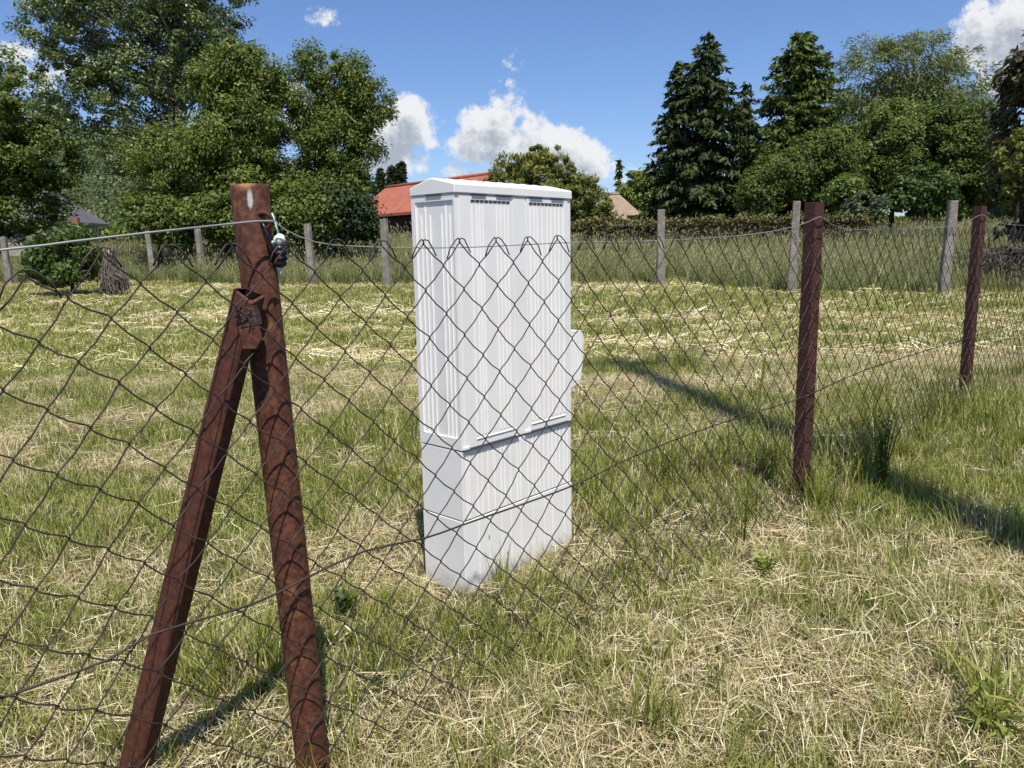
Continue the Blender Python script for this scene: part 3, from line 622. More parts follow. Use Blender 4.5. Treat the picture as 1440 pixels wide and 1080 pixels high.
# ------------------------------------------------------------------ steel posts
def FP(s, z, off=0.0): return FA + FD * s + FN * off + Vector((0, 0, z))
def pipe_post():
    base = Vector((FA.x, FA.y, gz(FA.x, FA.y))); root = empty('pipe_post', base)
    tag(root, 'rusty round pipe post with a welded diagonal strut', 'fence post')
    top = Vector((-.034, 0, 1.112 - base.z)); R_ = .0315
    mb = MB(); bot = Vector((.008, 0, -.25)); pts = [bot.lerp(top, f) for f in (0, .2, .4, .6, .8, .995, 1)]
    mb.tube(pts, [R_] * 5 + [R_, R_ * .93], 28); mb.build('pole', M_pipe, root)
    # eyelet on the right side
    c = bot.lerp(top, (1.052 - base.z + .25) / (top.z + .25)) + Vector((R_ * .80, -R_ * .62, 0))
    mb = MB(); mb.tube([c + Vector((math.cos(a) * .0125, -math.sin(a) * .004, math.sin(a) * .0125)) for a in np.linspace(0, 2 * math.pi, 17)], .0042, 8, cap=False); mb.build('eyelet', M_strut, root)
    mb = MB(); mb.tube([c + Vector((-.004, -.006, 0)), c + Vector((.004, -.012, -.012)), c + Vector((.008, -.010, -.03)), c + Vector((.012, -.008, -.045)), c + Vector((.012, 0, -.062))], .0028, 6); mb.build('tie_wire', M_black, root)
    # strut: rusty square bar, corner to the front, its open top welded to the pole
    sb = Vector((-.772 + .0, 1.325, -.06)) - base; st = Vector((-.434, 1.283, .935)) - base
    ax = (st - sb).normalized(); side = ax.cross(Vector((0, -1, 0))).normalized(); fr = side.cross(ax).normalized()
    a = math.radians(24); e1 = side * math.cos(a) + fr * math.sin(a); e2 = -side * math.sin(a) + fr * math.cos(a); hw = 1.0; ch = .2; hx = .027; hy = .0185
    prof = [e1 * x * hx + e2 * y * hy for x, y in ((-hw, -hw + ch), (-hw + ch, -hw), (hw - ch, -hw), (hw, -hw + ch), (hw, hw - ch), (hw - ch, hw), (-hw + ch, hw), (-hw, hw - ch))]
    inner = [p * .66 for p in prof]; dep = .05
    vs = [sb + p for p in prof] + [st + p * .84 - ax * max(0, p.dot(fr)) * .55 for p in prof] + [st + p - ax * max(0, p.dot(fr)) * .55 for p in inner] + [st + p - ax * dep for p in inner]; fs = []; hf = []
    for i in range(8):
        j = (i + 1) % 8; fs += [(i, j, 8 + j, 8 + i), (8 + i, 8 + j, 16 + j, 16 + i)]; hf.append((16 + i, 16 + j, 24 + j, 24 + i))
    hf.append(tuple(24 + i for i in range(8)))
    mb = MB(); mb.add(vs[:24], fs); so = mb.build('strut', M_strut, root)
    bm_ok = so.data; import bmesh
    bm = bmesh.new(); bm.from_mesh(bm_ok); bmesh.ops.recalc_face_normals(bm, faces=bm.faces); bm.to_mesh(bm_ok); bm.free()
    M_hollow = surf('hollow_shade', lambda t, P: (.010, .007, .006), .9, .1)  # near-black colour stands in for the shade inside the open end
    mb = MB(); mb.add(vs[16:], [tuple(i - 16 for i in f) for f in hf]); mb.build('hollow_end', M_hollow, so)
    # weld plate and weld beads
    wp = Vector((-.432, 1.262, .878)) - base
    mb = MB(); M = Matrix.Translation(wp) @ Matrix.Rotation(math.radians(-8), 4, 'Y')
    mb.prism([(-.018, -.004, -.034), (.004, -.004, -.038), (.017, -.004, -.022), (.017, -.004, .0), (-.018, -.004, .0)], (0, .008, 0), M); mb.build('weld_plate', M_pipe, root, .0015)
    mb = MB()
    for k in range(34):
        p = wp + Vector((random.uniform(-.02, .016), random.uniform(-.012, .0), random.uniform(.0, .036))); r = random.uniform(.001, .0022)
        mb.tube([p + Vector((0, 0, -r)), p + Vector((0, 0, -r * .5)), p + Vector((0, 0, r * .5)), p + Vector((0, 0, r))], [r * .3, r * .9, r * .9, r * .3], 6)
    mb.box((-.018, -.004, .001), (.016, .02, .034), M); mb.build('weld_bead', surf('black_weld', lambda t, P: t.ramp(t.noise(P, 300, 3).outputs[0], [(.4, (.03, .014, .01)), (.65, (.09, .04, .025)), (.75, (.25, .2, .17))]), .55, .5, rough_bump(300, 1, .002)), root)
    return root
pipe_post()
def angle_post(name, label, x, y, h, lean, rz, group):
    z = gz(x, y); o_ = empty(name, (x, y, z), rz); tag(o_, label, 'fence post', group)
    w = .048; tk = .005; mb = MB(); pr = [(0, 0, -.25), (w, 0, -.25), (w, tk, -.25), (tk, tk, -.25), (tk, w, -.25), (0, w, -.25)]
    mb.prism(pr, (lean[0], lean[1], h + .25)); mb.build('angle_bar', M_primer, o_, .0012)
    zt = h - .058; mb = MB(); cx, cy = lean[0] * .95, lean[1] * .95
    for dz in (0, .006): mb.tube([(cx + math.cos(a) * .037 + .018, cy + math.sin(a) * .037 + .018, zt + dz + .008 * math.sin(a * 1.5)) for a in np.linspace(.2, 6.4, 14)], .0013, 5)
    mb.build('tie_wire', M_wire, o_)
    return o_
SG2 = 'steel angle posts of the mesh fence'
def rz_front(x, y): return math.radians(45 + 15)
# outer corner of the bar looks towards the camera: its two legs run away to the left and right
angle_post('steel_angle_post', 'red brown steel angle post just right of the white cabinet', 1.094 + .0, 2.785, 1.132 - gz(1.094, 2.785), (0.0, 0), math.radians(31), SG2)
angle_post('steel_angle_post', 'red brown steel angle post farther right, before the second mottled concrete post', 2.663, 4.401, 1.168 - gz(2.663, 4.401), (.004, 0), math.radians(26), SG2)
q5 = FP(6.55, 0); angle_post('steel_angle_post', 'red brown steel angle post beyond the right edge of the view', q5.x, q5.y, 1.15, (0, 0), math.radians(26), SG2)
q0 = FP(-2.15, 0); angle_post('steel_angle_post', 'red brown steel angle post beyond the left edge of the view', q0.x, q0.y, 1.13, (0, 0), math.radians(50), SG2)

# ------------------------------------------------------------------ chain-link fence
def fence():
    root = empty('chain_link_fence', (FA.x, FA.y, 0)); tag(root, 'rusty chain link mesh with tension wires strung across the whole foreground', 'fence')
    inv = -Vector((FA.x, FA.y, 0))
    OFF = .036; HW, HR = .0482, .0474; RW = .0014
    def ztop(s):
        z = 1.0075 + .006 * math.sin(s * 2.1) + (.012 if s > 1.0 else 0) * min(1, (s - 1.0) / .5 if s > 1 else 0)
        if s < -.28: z -= min(.10, (-.28 - s) * .26)
        if s > 2: z += .012
        return z
    rnd = np.random.default_rng(11); k0, k1 = -44, 136; R = 24
    jx = rnd.normal(0, .0013, (k1 - k0 + 3, R + 1)); jz = rnd.normal(0, .0013, (k1 - k0 + 3, R + 1))
    lowx = lambda j: .0012 * j
    def node(k, j, dx=0):
        s = .004 + k * HW + lowx(j) + jx[k - k0, j] + dx
        off = OFF + .005 * math.sin(s * 3.1 + j * .35) * (.4 + .6 * min(1, j / 10))
        for sp in (0.0, 2.09, 4.35): off = OFF + (off - OFF) * min(1.0, abs(s - sp) / .3)
        return s, ztop(s) - j * HR + jz[k - k0, j], off
    mb = MB(); ends = MB()
    for i in range(k0, k1):
        pts = []
        for j in range(R + 1):
            right = (i + 1 + j) % 2 == 0            # node on even k+j
            k = i + 1 if right else i
            sg = 1 if right else -1
            s, z, off = node(k, j)
            gx = FA.x + FD.x * s; gy = FA.y + FD.y * s
            if z < gz(gx, gy) - .04: break
            front = RW * 1.2
            a = [(s - sg * .0042, z + .0056, off + sg * front), (s + sg * RW * 1.05, z, off), (s - sg * .0042, z - .0056, off - sg * front)]
            if j == 0: a = a[1:]
            if pts:
                p = pts[-1]; q_ = a[0]
                pts.append(((p[0] * .55 + q_[0] * .45), (p[1] + q_[1]) / 2 - .0012 - rnd.random() * .0006, (p[2] + q_[2]) / 2))
            pts += a
        if len(pts) < 3: continue
        P = [FP(*p) + inv for p in pts]
        j0 = (i + 1) % 2 == 0
        s, z, off = node(i + 1 if j0 else i, 0); sg = 1 if j0 else -1
        wob = rnd.uniform(.8, 1.3)
        hook = [(s + sg * .030 * wob, z - .026 * wob, off + .004), (s + sg * .022 * wob, z - .010, off + .004), (s + sg * .011, z + .005, off + .003), (s + sg * .004, z + .008, off + .001), (s - sg * .001, z + .005, off)]
        mb.tube([FP(*p) + inv for p in hook] + P, RW, 5)
    mb.build('mesh', M_wire, root)
    def wire(name, pts, r, mat):
        c = [FP(*p) + inv for p in pts]; out = []
        for i in range(len(c) - 1):
            p0, p1, p2, p3 = c[max(i - 1, 0)], c[i], c[i + 1], c[min(i + 2, len(c) - 1)]
            n = max(2, int((p2 - p1).length / .05))
            for k in range(n):
                u = k / n; out.append(.5 * ((2 * p1) + (p2 - p0) * u + (2 * p0 - 5 * p1 + 4 * p2 - p3) * u * u + (3 * p1 - p0 - 3 * p2 + p3) * u ** 3))
        out.append(c[-1]); mbw = MB(); mbw.tube(out, r, 6); mbw.build(name, mat, root)
    o2 = OFF + .002
    wire('top_wire', [(-2.15, 1.03, .03), (-1.2, .985, o2), (-.6, .998, o2), (-.406, 1.010, o2), (-.320, 1.020, o2), (-.224, 1.031, o2), (-.10, 1.044, o2), (-.045, 1.0495, OFF), (-.012, 1.050, OFF - .002)], .0017, M_galv)
    wire('top_wire', [(-.012, 1.050, OFF - .002), (.004, 1.036, OFF), (.058, 1.015, o2), (.145, 1.006, o2), (.381, 1.000, o2), (.729, 1.006, o2), (1.1, 1.007, o2), (1.551, 1.020, o2), (1.88, 1.049, o2), (2.06, 1.080, .03),
                      (2.128, 1.055, o2), (2.349, 1.035, o2), (3.124, 1.040, o2), (3.624, 1.061, o2), (3.97, 1.110, .03), (4.2, 1.075, o2), (4.848, 1.058, o2), (6.5, 1.07, o2)], .0011, M_galv)
    wire('bottom_wire', [(-2.15, .41, .034), (-1, .398, OFF), (-.479, .395, o2), (-.341, .395, o2), (-.275, .411, o2), (-.109, .402, o2), (-.016, .414, o2), (.122, .429, o2), (.266, .413, o2), (.374, .413, o2), (.721, .415, o2), (.981, .438, o2), (1.374, .45, o2), (1.938, .447, o2), (2.36, .468, o2), (2.801, .477, o2), (4.4, .47, o2), (6.5, .47, o2)], .0023, M_wire)
fence()
# insulator hanging from the wire
def insulator():
    p = FP(.018, 1.0, .03); p = at(394, 360, p.y); root = empty('wire_insulator', p); tag(root, 'small black ribbed insulator with pale cord hanging beside the rusty pipe post', 'insulator')
    prof = [(.004, -.020), (.010, -.016), (.0115, -.012), (.0095, -.009), (.0128, -.006), (.0128, -.002), (.0100, 0), (.0135, .003), (.0135, .007), (.0105, .009), (.0130, .012), (.0125, .016), (.006, .018)]
    mb = MB(); mb.tube([(0, 0, z) for r, z in prof], [r for r, z in prof], 20); mb.build('ribbed_body', M_black, root)
    mb = MB(); mb.tube([(0, 0, .0185), (.0, -.001, .022), (.001, 0, .028), (.001, 0, .034), (0, 0, .037)], [.006, .0095, .0105, .008, .003], 14)
    mb.tube([(-.008, -.008, .016), (-.010, -.009, .020), (-.006, -.009, .024)], .0032, 8); mb.build('cord_knot', M_mint, root)
    mb = MB(); mb.tube([(0, 0, .036), (-.003, 0, .05), (-.006, 0, .062), (-.009, .002, .072)], .0016, 6); mb.build('cord', M_mint, root); mb = MB(); mb.tube([(0, -.002, -.018), (.001, -.003, -.030), (.0, -.002, -.040)], [.003, .002, .0008], 6); mb.build('cord_end', M_mint, root)
insulator()

# ------------------------------------------------------------------ electricity cabinet
def cabinet():
    F = Vector((-.146, 2.085, gz(-.146, 2.085) * 0)); rz = math.radians(47.5)
    root = empty('electricity_cabinet', F, rz); root.rotation_euler = (math.radians(0), math.radians(.30), rz)
    tag(root, 'pale grey ribbed utility cabinet with a shallow gabled lid behind the mesh', 'utility cabinet')
    Wd, Dp = .502, .178; zs, zp, zt = .432, .222, 1.142
    mb = MB(); mb.box((.008, .008, -.2), (Wd - .008, Dp - .008, 1.135)); mb.build('core', M_dark, root)
    # upper body: left side recessed inside a frame
    z0, z1 = zs + .0032, zt; fr = .0042; mb = MB()
    mb.box((fr, .003, z0), (Wd, Dp, z1))
    mb.box((0, .003, z0), (fr - .0002, .008, z1)); mb.box((0, .162, z0), (fr - .0002, Dp, z1)); mb.box((0, .0082, z0), (fr - .0002, .1618, .468)); mb.box((0, .0082, 1.126), (fr - .0002, .1618, z1))
    mb.build('body', M_cab, root)
    def rib(mb, axis, c, za, zb, w=.0052, h=.0042, base=0.0):
        # vertical half-round rib on the front (axis 'x') or the left side (axis 'y')
        prof = [(-w / 2, 0), (-w * .36, -h * .75), (0, -h), (w * .36, -h * .75), (w / 2, 0)]
        if axis == 'x': pts = [(c + a, base + b, za) for a, b in prof]
        else: pts = [(base + b, c - a, za) for a, b in prof]
        mb.prism(pts, (0, 0, zb - za))
    mb = MB()
    for c, ztp in ((.140, 1.089), (.122, 1.113), (.103, 1.089), (.057, 1.089), (.040, 1.113), (.024, 1.089)): rib(mb, 'y', c, .468, ztp, .0034, .0040, fr - .0003)
    rib(mb, 'y', .1595, .468, 1.118, .003, .006, fr - .0003); mb.build('side_ribs', M_cab, root)
    # doors with ribs
    for (u0, u1, us) in ((.016, .2285, (.064, .083, .095, .107, .163, .179, .195, .210)), (.2895, .486, (.307, .325, .340, .362, .385, .404, .423, .442, .464))):
        mb = MB(); mb.box((u0, .0008, zs + .006), (u1, .0029, 1.1400)); d = mb.build('door', M_cab, root, .0006, 1)
        mb = MB()
        for u in us: rib(mb, 'x', u, .470, 1.112, .0032, .0030, .001)
        mb.build('ribs', M_cab, d)
        v0, v1 = (.060, .219) if u0 < .1 else (.302, .463)
        mb = MB(); n = 9
        for k in range(n):
            a = v0 + (v1 - v0) * k / n
            mb.prism([(a, -.0002, 1.1215), (a + (v1 - v0) / n * .80, -.0002, 1.1215), (a + (v1 - v0) / n * .95, -.0002, 1.1285), (a + .001, -.0002, 1.1285)], (0, .0009, 0))
        mb.build('vent', M_dark, d)  # dark pieces on the door, painted shade in place of open vents
        mb = MB(); mb.prism([(v0, .001, .4565), (v0, -.0018, .458), (v0, -.0014, .4605), (v0, .001, .4615)], (v1 - v0 + .005, 0, 0)); mb.build('lip', M_cab, d)
        # latch at the lower hinge corner
        x = u0 - .010 if u0 < .1 else u0 - .018
        mb = MB(); mb.box((x, -.0035, zs + .0035), (x + .022, .0005, zs + .0125)); mb.build('hinge', M_cab, d, .001, 1)
        mb = MB(); mb.box((x - .001, -.0030, zs - .0006), (u1 + .012, .004, zs + .0030)); mb.build('door_gap', M_dark, d)
    mb = MB(); mb.box((.2285 + .004, .0012, zs + .003), (.2895 - .004, .0029, 1.1385)); mb.build('centre_strip', M_cab, root, .0006, 1)
    # lower cover and plinth
    mb = MB(); mb.box((.001, .0045, zp + .0035), (Wd - .001, Dp - .001, zs - .0015)); mb.build('lower_cover', M_cab, root, .0015)
    mb = MB()
    for u in (.02, .03, .064, .083, .107, .135, .163, .179, .205, .235, .25, .285, .307, .325, .34, .362, .385, .404, .423, .442, .464, .482): rib(mb, 'x', u, zp + .006, zs - .006, .0032, .0026, .0048)
    mb.build('lower_ribs', M_cab, root)
    mb = MB(); mb.box((.0005, .0035, -.2), (Wd + .001, Dp + .001, zp)); pl = mb.build('plinth', M_cab, root, .0015)
    mb = MB()
    for u in (.064, .107, .163, .205, .25, .307, .362, .404, .464): rib(mb, 'x', u, -.1, zp - .012, .004, .0016, .0037)
    mb.build('plinth_ribs', M_cab, pl)
    # lid: eaves band and shallow gable, ridge along the long side
    ov = .0028; mb = MB()
    a0, a1, b0, b1 = -ov, Wd + ov, -ov, Dp + ov
    mb.prism([(a0, b0, 1.1430), (a0, b1, 1.1430), (a0, b1, 1.166), (a0, (b0 + b1) / 2 + .010, 1.188), (a0, (b0 + b1) / 2 - .006, 1.188), (a0, b0, 1.169)], (a1 - a0, 0, 0))
    ld = mb.build('lid', M_cab, root, .0035)
    mb = MB(); sl = (1.188 - 1.169) / ((b1 - b0) / 2 - .006)
    for k in range(9):
        x = .04 + k * .0525
        mb.prism([(x, b0 + .012, 1.169 + sl * .012 - .001), (x + .006, b0 + .012, 1.169 + sl * .012 + .0014), (x + .022, b0 + .012, 1.169 + sl * .012 + .0014), (x + .028, b0 + .012, 1.169 + sl * .012 - .001)], (0, (b1 - b0) / 2 - .020, sl * ((b1 - b0) / 2 - .020)))
    mb.build('lid_ribs', M_cab, ld)
    mb = MB()
    for u0, u1 in ((.063, .118), (.160, .224), (.303, .361), (.404, .464)):
        mb = MB(); mb.box((u0, -.0036, 1.1408), (u1, .002, 1.1446)); mb.build('lid_slot', M_dark, ld)  # dark strips imitate the shaded openings under the lid
    mb = MB(); mb.box((-.0036, .050, 1.1408), (.002, .112, 1.1446)); mb.build('lid_slot', M_dark, ld)
    # small cable box on the far end
    mb = MB(); x0 = Wd + .002; v0 = .012; prof = [(x0, v0, .535), (x0 + .055, v0, .548), (x0 + .078, v0, .615), (x0 + .082, v0, .700), (x0 + .064, v0, .726), (x0, v0, .732)]
    mb.prism(prof, (0, .13, 0)); sbx = mb.build('cable_box', M_cab, root, .003)
    mb = MB()
    for u in (.012, .024, .036, .048, .060): rib(mb, 'x', x0 + u, .560, .715, .0034, .0022, .0122)
    mb.build('box_ribs', M_cab, sbx)
cabinet()

# utility pole behind the viewer: it throws the long shadow across the right of the meadow
def pole():
    bx, by = 2.35, -1.15; root = empty('utility_pole', (bx, by, gz(bx, by))); tag(root, 'wooden utility pole standing behind the viewpoint', 'utility pole')
    h = 7.75 * math.tan(SUN_EL)
    mb = MB(); mb.tube([(0, 0, -.5), (0, 0, h * .5), (0, 0, h)], [.135, .115, .085], 14); p = mb.build('shaft', M_pole, root)
    mb = MB(); mb.box((-.5, -.05, h - .45), (.5, .05, h - .35)); mb.build('crossarm', M_pole, root)
    for x in (-.42, 0.15, .42):
        mb = MB(); mb.tube([(x, 0, h - .35), (x, 0, h - .3), (x, 0, h - .24), (x, 0, h - .18)], [.015, .035, .04, .02], 10); mb.build('insulator', M_white, root)
pole()

# ------------------------------------------------------------------ grass: tuft shapes (kept outside the scene) and scattering
def tuft(name, nbl, h, r, w, mat, lean=.5, tint=(0, 1), flat=False, seed_heads=0.0, segs=3, curl=.5):
    V_ = []; Q = []; T = []; tr = []
    for b in range(nbl):
        th = rng.uniform(0, 6.283); rr = r * math.sqrt(rng.random()); x, y = rr * math.cos(th), rr * math.sin(th)
        H = h * rng.uniform(.45, 1.15); az = rng.uniform(0, 6.283); ln = lean * rng.uniform(.15, 1.0); tt = rng.uniform(*tint); ww = w * rng.uniform(.6, 1.25)
        d = np.array([math.cos(az), math.sin(az), 0]); sd_ang = az + math.pi / 2 + rng.uniform(-.5, .5); sd = np.array([math.cos(sd_ang), math.sin(sd_ang), 0])
        i0 = len(V_); p0 = np.array([x, y, -.006]); z0 = rng.uniform(.004, .028); pit = rng.uniform(-.1, .16); bend = rng.uniform(-.10, .10); kink = rng.uniform(-.12, .05)
        for s in range(segs + 1):
            f = s / segs
            if flat: p = p0 + d * H * (f - .5) + np.array([0, 0, z0 + pit * H * (f - .5) + kink * H * (f - .5 if f > .5 else 0)]) + sd * bend * H * f * f
            else: p = p0 + d * ln * H * (f ** 1.8) + np.array([0, 0, H * (f - curl * ln * .45 * f ** 3)])
            k = (ww * .5) * ((1 - f ** 2.2) if not flat else 1.0) + .0002
            tw = sd if not flat else norm((sd + np.array([0, 0, .6]))[None])[0]
            V_.append(p - tw * k); V_.append(p + tw * k)
            if s: Q.append((i0 + 2 * s - 2, i0 + 2 * s - 1, i0 + 2 * s + 1, i0 + 2 * s)); T.append(tt)
        if seed_heads and rng.random() < seed_heads:
            top = p; n0 = len(V_)
            for sdv in (sd, np.cross(sd, [0, 0, 1])):
                n0 = len(V_); q_ = h * .11; V_ += [top - np.array([0, 0, q_ * .2]), top + sdv * q_ * .13 + np.array([0, 0, q_ * .3]), top + np.array([0, 0, q_]) + d * q_ * .3, top - sdv * q_ * .13 + np.array([0, 0, q_ * .3])]
                Q.append((n0, n0 + 1, n0 + 2, n0 + 3)); T.append(.97)
    return from_arrays(name, V_, Q, mat, None, {'tint': ('FACE', T)}, linkit=False)
def proto(name, objs):
    c = bpy.data.collections.new(name)
    for o in objs: c.objects.link(o)
    return c
def scatter(name, label, coll, ncol, x, y, scl, tilt=.12, zoff=0.0):
    n = len(x); me = bpy.data.meshes.new(name); me.vertices.add(n)
    me.vertices.foreach_set('co', np.stack([x, y, zg(x, y) + zoff], 1).astype(np.float32).ravel())
    a = me.attributes.new('rot', 'FLOAT_VECTOR', 'POINT'); a.data.foreach_set('vector', np.stack([rng.normal(0, tilt, n), rng.normal(0, tilt, n), rng.uniform(0, 6.283, n)], 1).astype(np.float32).ravel())
    a = me.attributes.new('scl', 'FLOAT', 'POINT'); a.data.foreach_set('value', np.asarray(scl, np.float32))
    a = me.attributes.new('idx', 'INT', 'POINT'); a.data.foreach_set('value', rng.integers(0, ncol, n).astype(np.int32))
    o = bpy.data.objects.new(name, me); link(o); tag(o, label, 'grass', kind='stuff')
    ng = bpy.data.node_groups.new(name + '_scatter', 'GeometryNodeTree')
    ng.interface.new_socket('Geometry', in_out='INPUT', socket_type='NodeSocketGeometry'); ng.interface.new_socket('Geometry', in_out='OUTPUT', socket_type='NodeSocketGeometry')
    N = ng.nodes; gi = N.new('NodeGroupInput'); go = N.new('NodeGroupOutput'); ip = N.new('GeometryNodeInstanceOnPoints'); ci = N.new('GeometryNodeCollectionInfo')
    ci.inputs['Collection'].default_value = coll; ci.inputs['Separate Children'].default_value = True; ci.inputs['Reset Children'].default_value = True
    def attr(nm, ty):
        k = N.new('GeometryNodeInputNamedAttribute'); k.data_type = ty; k.inputs['Name'].default_value = nm; return [s for s in k.outputs if s.enabled and s.name == 'Attribute'][0]
    L = ng.links; L.new(gi.outputs[0], ip.inputs['Points']); L.new(ci.outputs[0], ip.inputs['Instance']); ip.inputs['Pick Instance'].default_value = True
    L.new(attr('idx', 'INT'), ip.inputs['Instance Index']); L.new(attr('rot', 'FLOAT_VECTOR'), ip.inputs['Rotation']); L.new(attr('scl', 'FLOAT'), ip.inputs['Scale'])
    L.new(ip.outputs[0], go.inputs[0])
    md = o.modifiers.new('scatter', 'NODES'); md.node_group = ng
    return o
def zone(y0, y1, dens, mar=1.1):
    """random ground points in the wedge the view can see (plus a margin), between two depths"""
    w1 = .69 * y1 + mar; n = int(dens * 2 * w1 * (y1 - y0)); y = rng.uniform(y0, y1, n); x = rng.uniform(-w1, w1, n); k = np.abs(x) < .69 * y + mar
    return x[k], y[k]
def off_cabinet(x, y):
    c, s_ = math.cos(math.radians(47.5)), math.sin(math.radians(47.5)); u = (x + .146) * c + (y - 2.085) * s_; v_ = -(x + .146) * s_ + (y - 2.085) * c
    return ~((u > -.02) & (u < .54) & (v_ > -.02) & (v_ < .2))

c_short = proto('short_tufts', [tuft('short_tuft', 13, .062, .034, .0027, M_grass, 1.0, (.1, 1)) for _ in range(4)] + [tuft('short_tuft', 10, .095, .034, .0032, M_grass, .9, (0, .9)) for _ in range(2)])
c_tall = proto('tall_tufts', [tuft('tall_tuft', 22, .17, .035, .0042, M_grass, .6, (0, .75), segs=4) for _ in range(3)] + [tuft('tall_tuft', 16, .24, .035, .0042, M_grass, .5, (.05, .8), segs=4, seed_heads=.15) for _ in range(2)] + [tuft('dry_tall_tuft', 16, .16, .04, .0028, M_dry, .8, (.0, .85), segs=4, seed_heads=.2) for _ in range(2)])
c_dry = proto('dry_tufts', [tuft('dry_tuft', 13, .060, .034, .0022, M_dry, 1.3, (0, 1)) for _ in range(4)])
c_straw = proto('straw_stalks', [tuft('straw_stalk', 7, .090, .045, .0019, M_dry, 1, (.1, 1), True) for _ in range(4)] + [tuft('straw_stalk', 2, .19, .05, .0022, M_dry, 1, (.4, 1), True, segs=4) for _ in range(1)] + [tuft('straw_wisp', 16, .075, .035, .0017, M_dry, 1, (.1, .95), True) for _ in range(1)])
c_mead = proto('meadow_tufts', [tuft('meadow_tuft', 34, .50, .13, .010, M_mead, .75, (0, 1), seed_heads=.25) for _ in range(3)] + [tuft('meadow_tuft', 26, .60, .12, .008, M_mead, .5, (.3, 1), seed_heads=.6)])
c_far = proto('far_tufts', [tuft('far_tuft', 22, .075, .11, .010, M_grass, .9, (.1, 1), segs=2) for _ in range(3)])
c_fdry = proto('far_dry_tufts', [tuft('far_dry_tuft', 20, .06, .12, .010, M_dry, 1.2, (.1, .9), segs=2) for _ in range(2)] + [tuft('far_dry_tuft', 16, .26, .12, .008, M_dry, 1, (.3, 1), True, segs=2) for _ in range(2)])

gxs, gys, gsc = [], [], []; dxs, dys, dsc = [], [], []; sxs, sys_, ssc = [], [], []; txs, tys, tsc = [], [], []
for (y0, y1, den, sc) in ((.95, 2.2, 2400, .9), (2.2, 3.6, 1500, 1.0), (3.6, 6.5, 850, 1.2)):
    x, y = zone(y0, y1, den); k = off_cabinet(x, y); x, y = x[k], y[k]; d = dry_field(x, y); r = rng.random(len(x))
    g = r > d * .86 + .02; gxs.append(x[g]); gys.append(y[g]); gsc.append(sc * rng.uniform(.55, 1.15, g.sum()) * (1 - .35 * d[g]))
    g = (~g) & (rng.random(len(x)) < .8); dxs.append(x[g]); dys.append(y[g]); dsc.append(sc * rng.uniform(.6, 1.2, g.sum()))
    x, y = zone(y0, y1, den * .42); k = off_cabinet(x, y); x, y = x[k], y[k]; d = dry_field(x, y); g = rng.random(len(x)) < d ** 1.4 * 1.1; sxs.append(x[g]); sys_.append(y[g]); ssc.append(sc * rng.uniform(.5, 1.25, g.sum()))
    x, y = zone(y0, y1, den * .5); k = off_cabinet(x, y); x, y = x[k], y[k]; tb = bumps(x, y, TALL_SPOTS) + .04
    strip = np.exp(-((fside(x, y) + .12) / .16) ** 2) * .20 * (x > .3)
    lump = sstep(fbm(x * 5 + 3, y * 5 + 8, 2), .38, .62); g = rng.random(len(x)) < np.clip((tb + strip) * .85 * lump, 0, .75) * (1 - .75 * np.exp(-(((x - .98) - (y - 4.6) * -.245) / .14) ** 2) * (y < 6.2)); txs.append(x[g]); tys.append(y[g]); tsc.append(rng.uniform(.55, 1.15, g.sum()) * np.clip(.65 + .50 * (tb + strip)[g], .55, 1.45))
cat = np.concatenate
scatter('mown_grass', 'short green mown grass covering the meadow near the mesh fence', c_short, 6, cat(gxs), cat(gys), cat(gsc))
scatter('dry_grass', 'short dry yellow stubble mixed through the mown grass', c_dry, 4, cat(dxs), cat(dys), cat(dsc))
scatter('straw', 'loose pale cut straw lying over the mown grass', c_straw, 6, cat(sxs), cat(sys_), cat(ssc), .05, .004)
scatter('tall_grass', 'taller green grass tufts around the cabinet and along the fence', c_tall, 7, cat(txs), cat(tys), cat(tsc))
fx, fy, fsc = [], [], []; ex, ey, esc = [], [], []
for (y0, y1, den, sc) in ((6.5, 10, 190, 1.0), (10, 19, 95, 1.35)):
    x, y = zone(y0, y1, den, 1.5); d = dry_field(x, y); g = rng.random(len(x)) > d * .95 + .04
    fx.append(x[g]); fy.append(y[g]); fsc.append(sc * rng.uniform(.6, 1.2, g.sum())); g = ~g; ex.append(x[g]); ey.append(y[g]); esc.append(sc * rng.uniform(.6, 1.2, g.sum()))
scatter('far_mown_grass', 'short mown grass in the far half of the meadow', c_far, 3, cat(fx), cat(fy), cat(fsc))
scatter('far_dry_grass', 'pale dry mowings in streaks across the far meadow', c_fdry, 4, cat(ex), cat(ey), cat(esc))
# uncut meadow beyond the concrete posts
def post_line(x): return np.interp(x, [-16, -9, -5.5, 3.2, 4.4, 6.6, 11], [20.5, 18.6, 16.6, 15.2, 12.7, 12.0, 11.0])
x, y = [], []
for (a, b, den) in ((11, 19, 34), (19, 28, 22), (28, 42, 10)):
    p, q_ = zone(a, b, den, 2.5); x.append(p); y.append(q_)
x, y = cat(x), cat(y); g = (y > post_line(x) + .15 + .5 * fbm(x * 1.5, y * 1.5, 2)); x, y = x[g], y[g]
scatter('meadow_grass', 'tall uncut meadow grass beyond the concrete posts', c_mead, 4, x, y, rng.uniform(.4, 1.15, len(x)) * (.55 + .9 * fbm(x * .45, y * .45, 3)) * np.clip(.9 + .022 * (y - 12), .85, 1.55), .15)

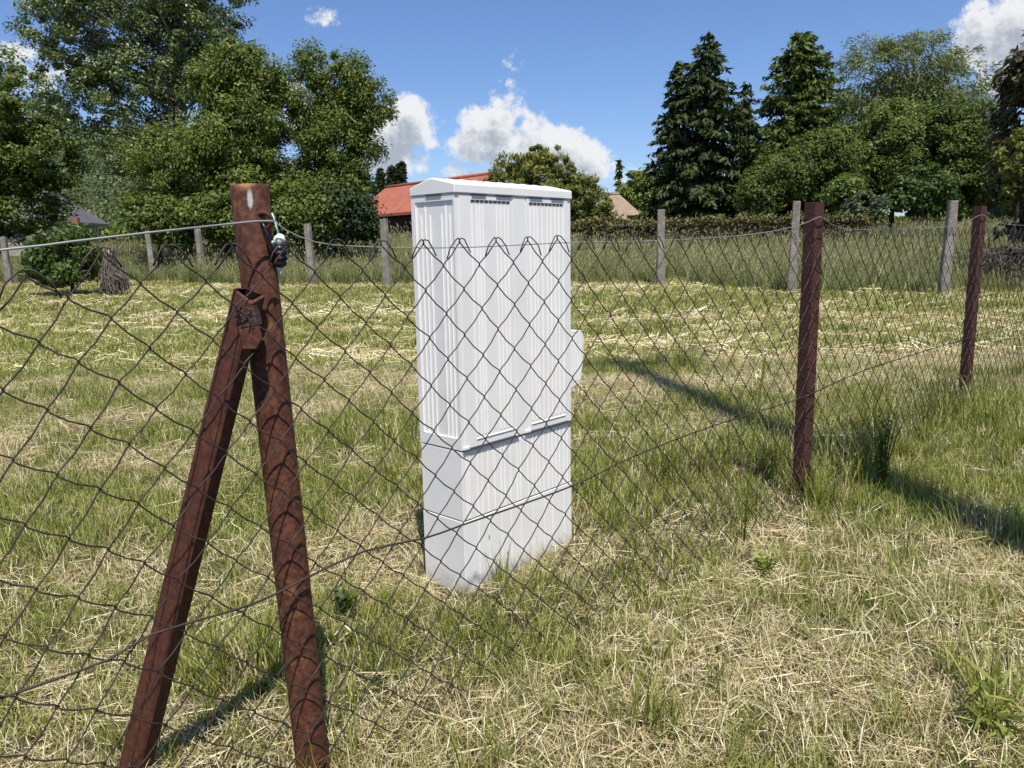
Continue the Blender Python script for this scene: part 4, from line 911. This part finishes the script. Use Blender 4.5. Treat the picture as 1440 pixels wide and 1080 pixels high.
# ------------------------------------------------------------------ single weeds and stalks
def weed(name, label, px, py, h, nst, leaf, mat, lw=.35, spread=.25):
    gx, gy = ground_at(px, py); root = empty(name, (gx, gy, gz(gx, gy))); tag(root, label, 'plant')
    mb = MB(); P = []; A = []
    for k in range(nst):
        th = rng.uniform(0, 6.283); hh = h * rng.uniform(.6, 1.0); dx = Vector((math.cos(th), math.sin(th), 0)) * spread * hh * rng.uniform(.2, 1)
        pts = [Vector((0, 0, -.02)) + dx * (f ** 1.5) + Vector((0, 0, hh * f)) for f in (0, .25, .5, .75, 1)]
        mb.tube(pts, [.003, .0026, .0022, .0016, .0008], 5, cap=False)
        for f in np.arange(.1, 1.0, .07):
            p = Vector((0, 0, 0)) + dx * (f ** 1.5) + Vector((0, 0, hh * f)); a = rng.uniform(0, 6.283); d = np.array([math.cos(a), math.sin(a), .5])
            P.append(np.array(p) + d * leaf * .45); A.append(d)
    mb.build('stem', M_grass, root); P = np.array(P); v, qd = leaf_quads(P, leaf, lw, np.array([[0, 0, .9]]), np.array(A))
    from_arrays('leaves', v, qd, mat, root, {'tint': ('FACE', rng.uniform(.1, .8, len(P)))})
weed('upright_weed', 'tall dark upright weed between the two steel posts', 1240, 690, .34, 22, .030, M_shrub, .18, .3)
weed('leafy_weed', 'low dark broad leaved weed right of the rusty pipe post', 488, 875, .14, 6, .028, M_shrub, .45, .6)
weed('thistle_weed', 'fresh green leafy weed in front of the first steel post', 1075, 815, .10, 8, .030, M_grass, .25, .7)
weed('dock_weed', 'low broad leaved weed at the lower right corner', 1385, 1035, .11, 7, .075, M_grass, .10, .9)
def stalk(label, px, py, tips, w, mat):
    gx, gy = ground_at(px, py); root = empty('tall_stalk', (gx, gy, gz(gx, gy))); tag(root, label, 'stalk')
    mb = MB(); pts = [(0, 0, -.02)] + [tuple(t) for t in tips]; mb.tube(pts, [w] * (len(pts) - 1) + [w * .4], 6); mb.build('stem', mat, root)
    e = Vector(tips[-1]); P = []; A = []
    for k in range(26):
        f = rng.random(); P.append(np.array(e) + np.array([-.03 * f, .0, -.10 * f]) + rng.normal(0, .004, 3)); A.append([-.3, 0, -1])
    v, qd = leaf_quads(np.array(P), .022, .3, None, np.array(A)); from_arrays('seed_head', v, qd, M_dry, root, {'tint': ('FACE', rng.uniform(.4, 1, len(P)))})
stalk('tall green reed stalk with a nodding pale seed head left of the first steel post', 1045, 770, [(.01, 0, .2), (.03, .01, .42), (.055, .02, .62), (.06, .02, .67)], .0032, M_grass)
stalk('thin dry straw stalk leaning across the foot of the rusty pipe post', 455, 1050, [(.02, 0, .1), (.045, .0, .2), (.06, .0, .27)], .0022, M_dry)
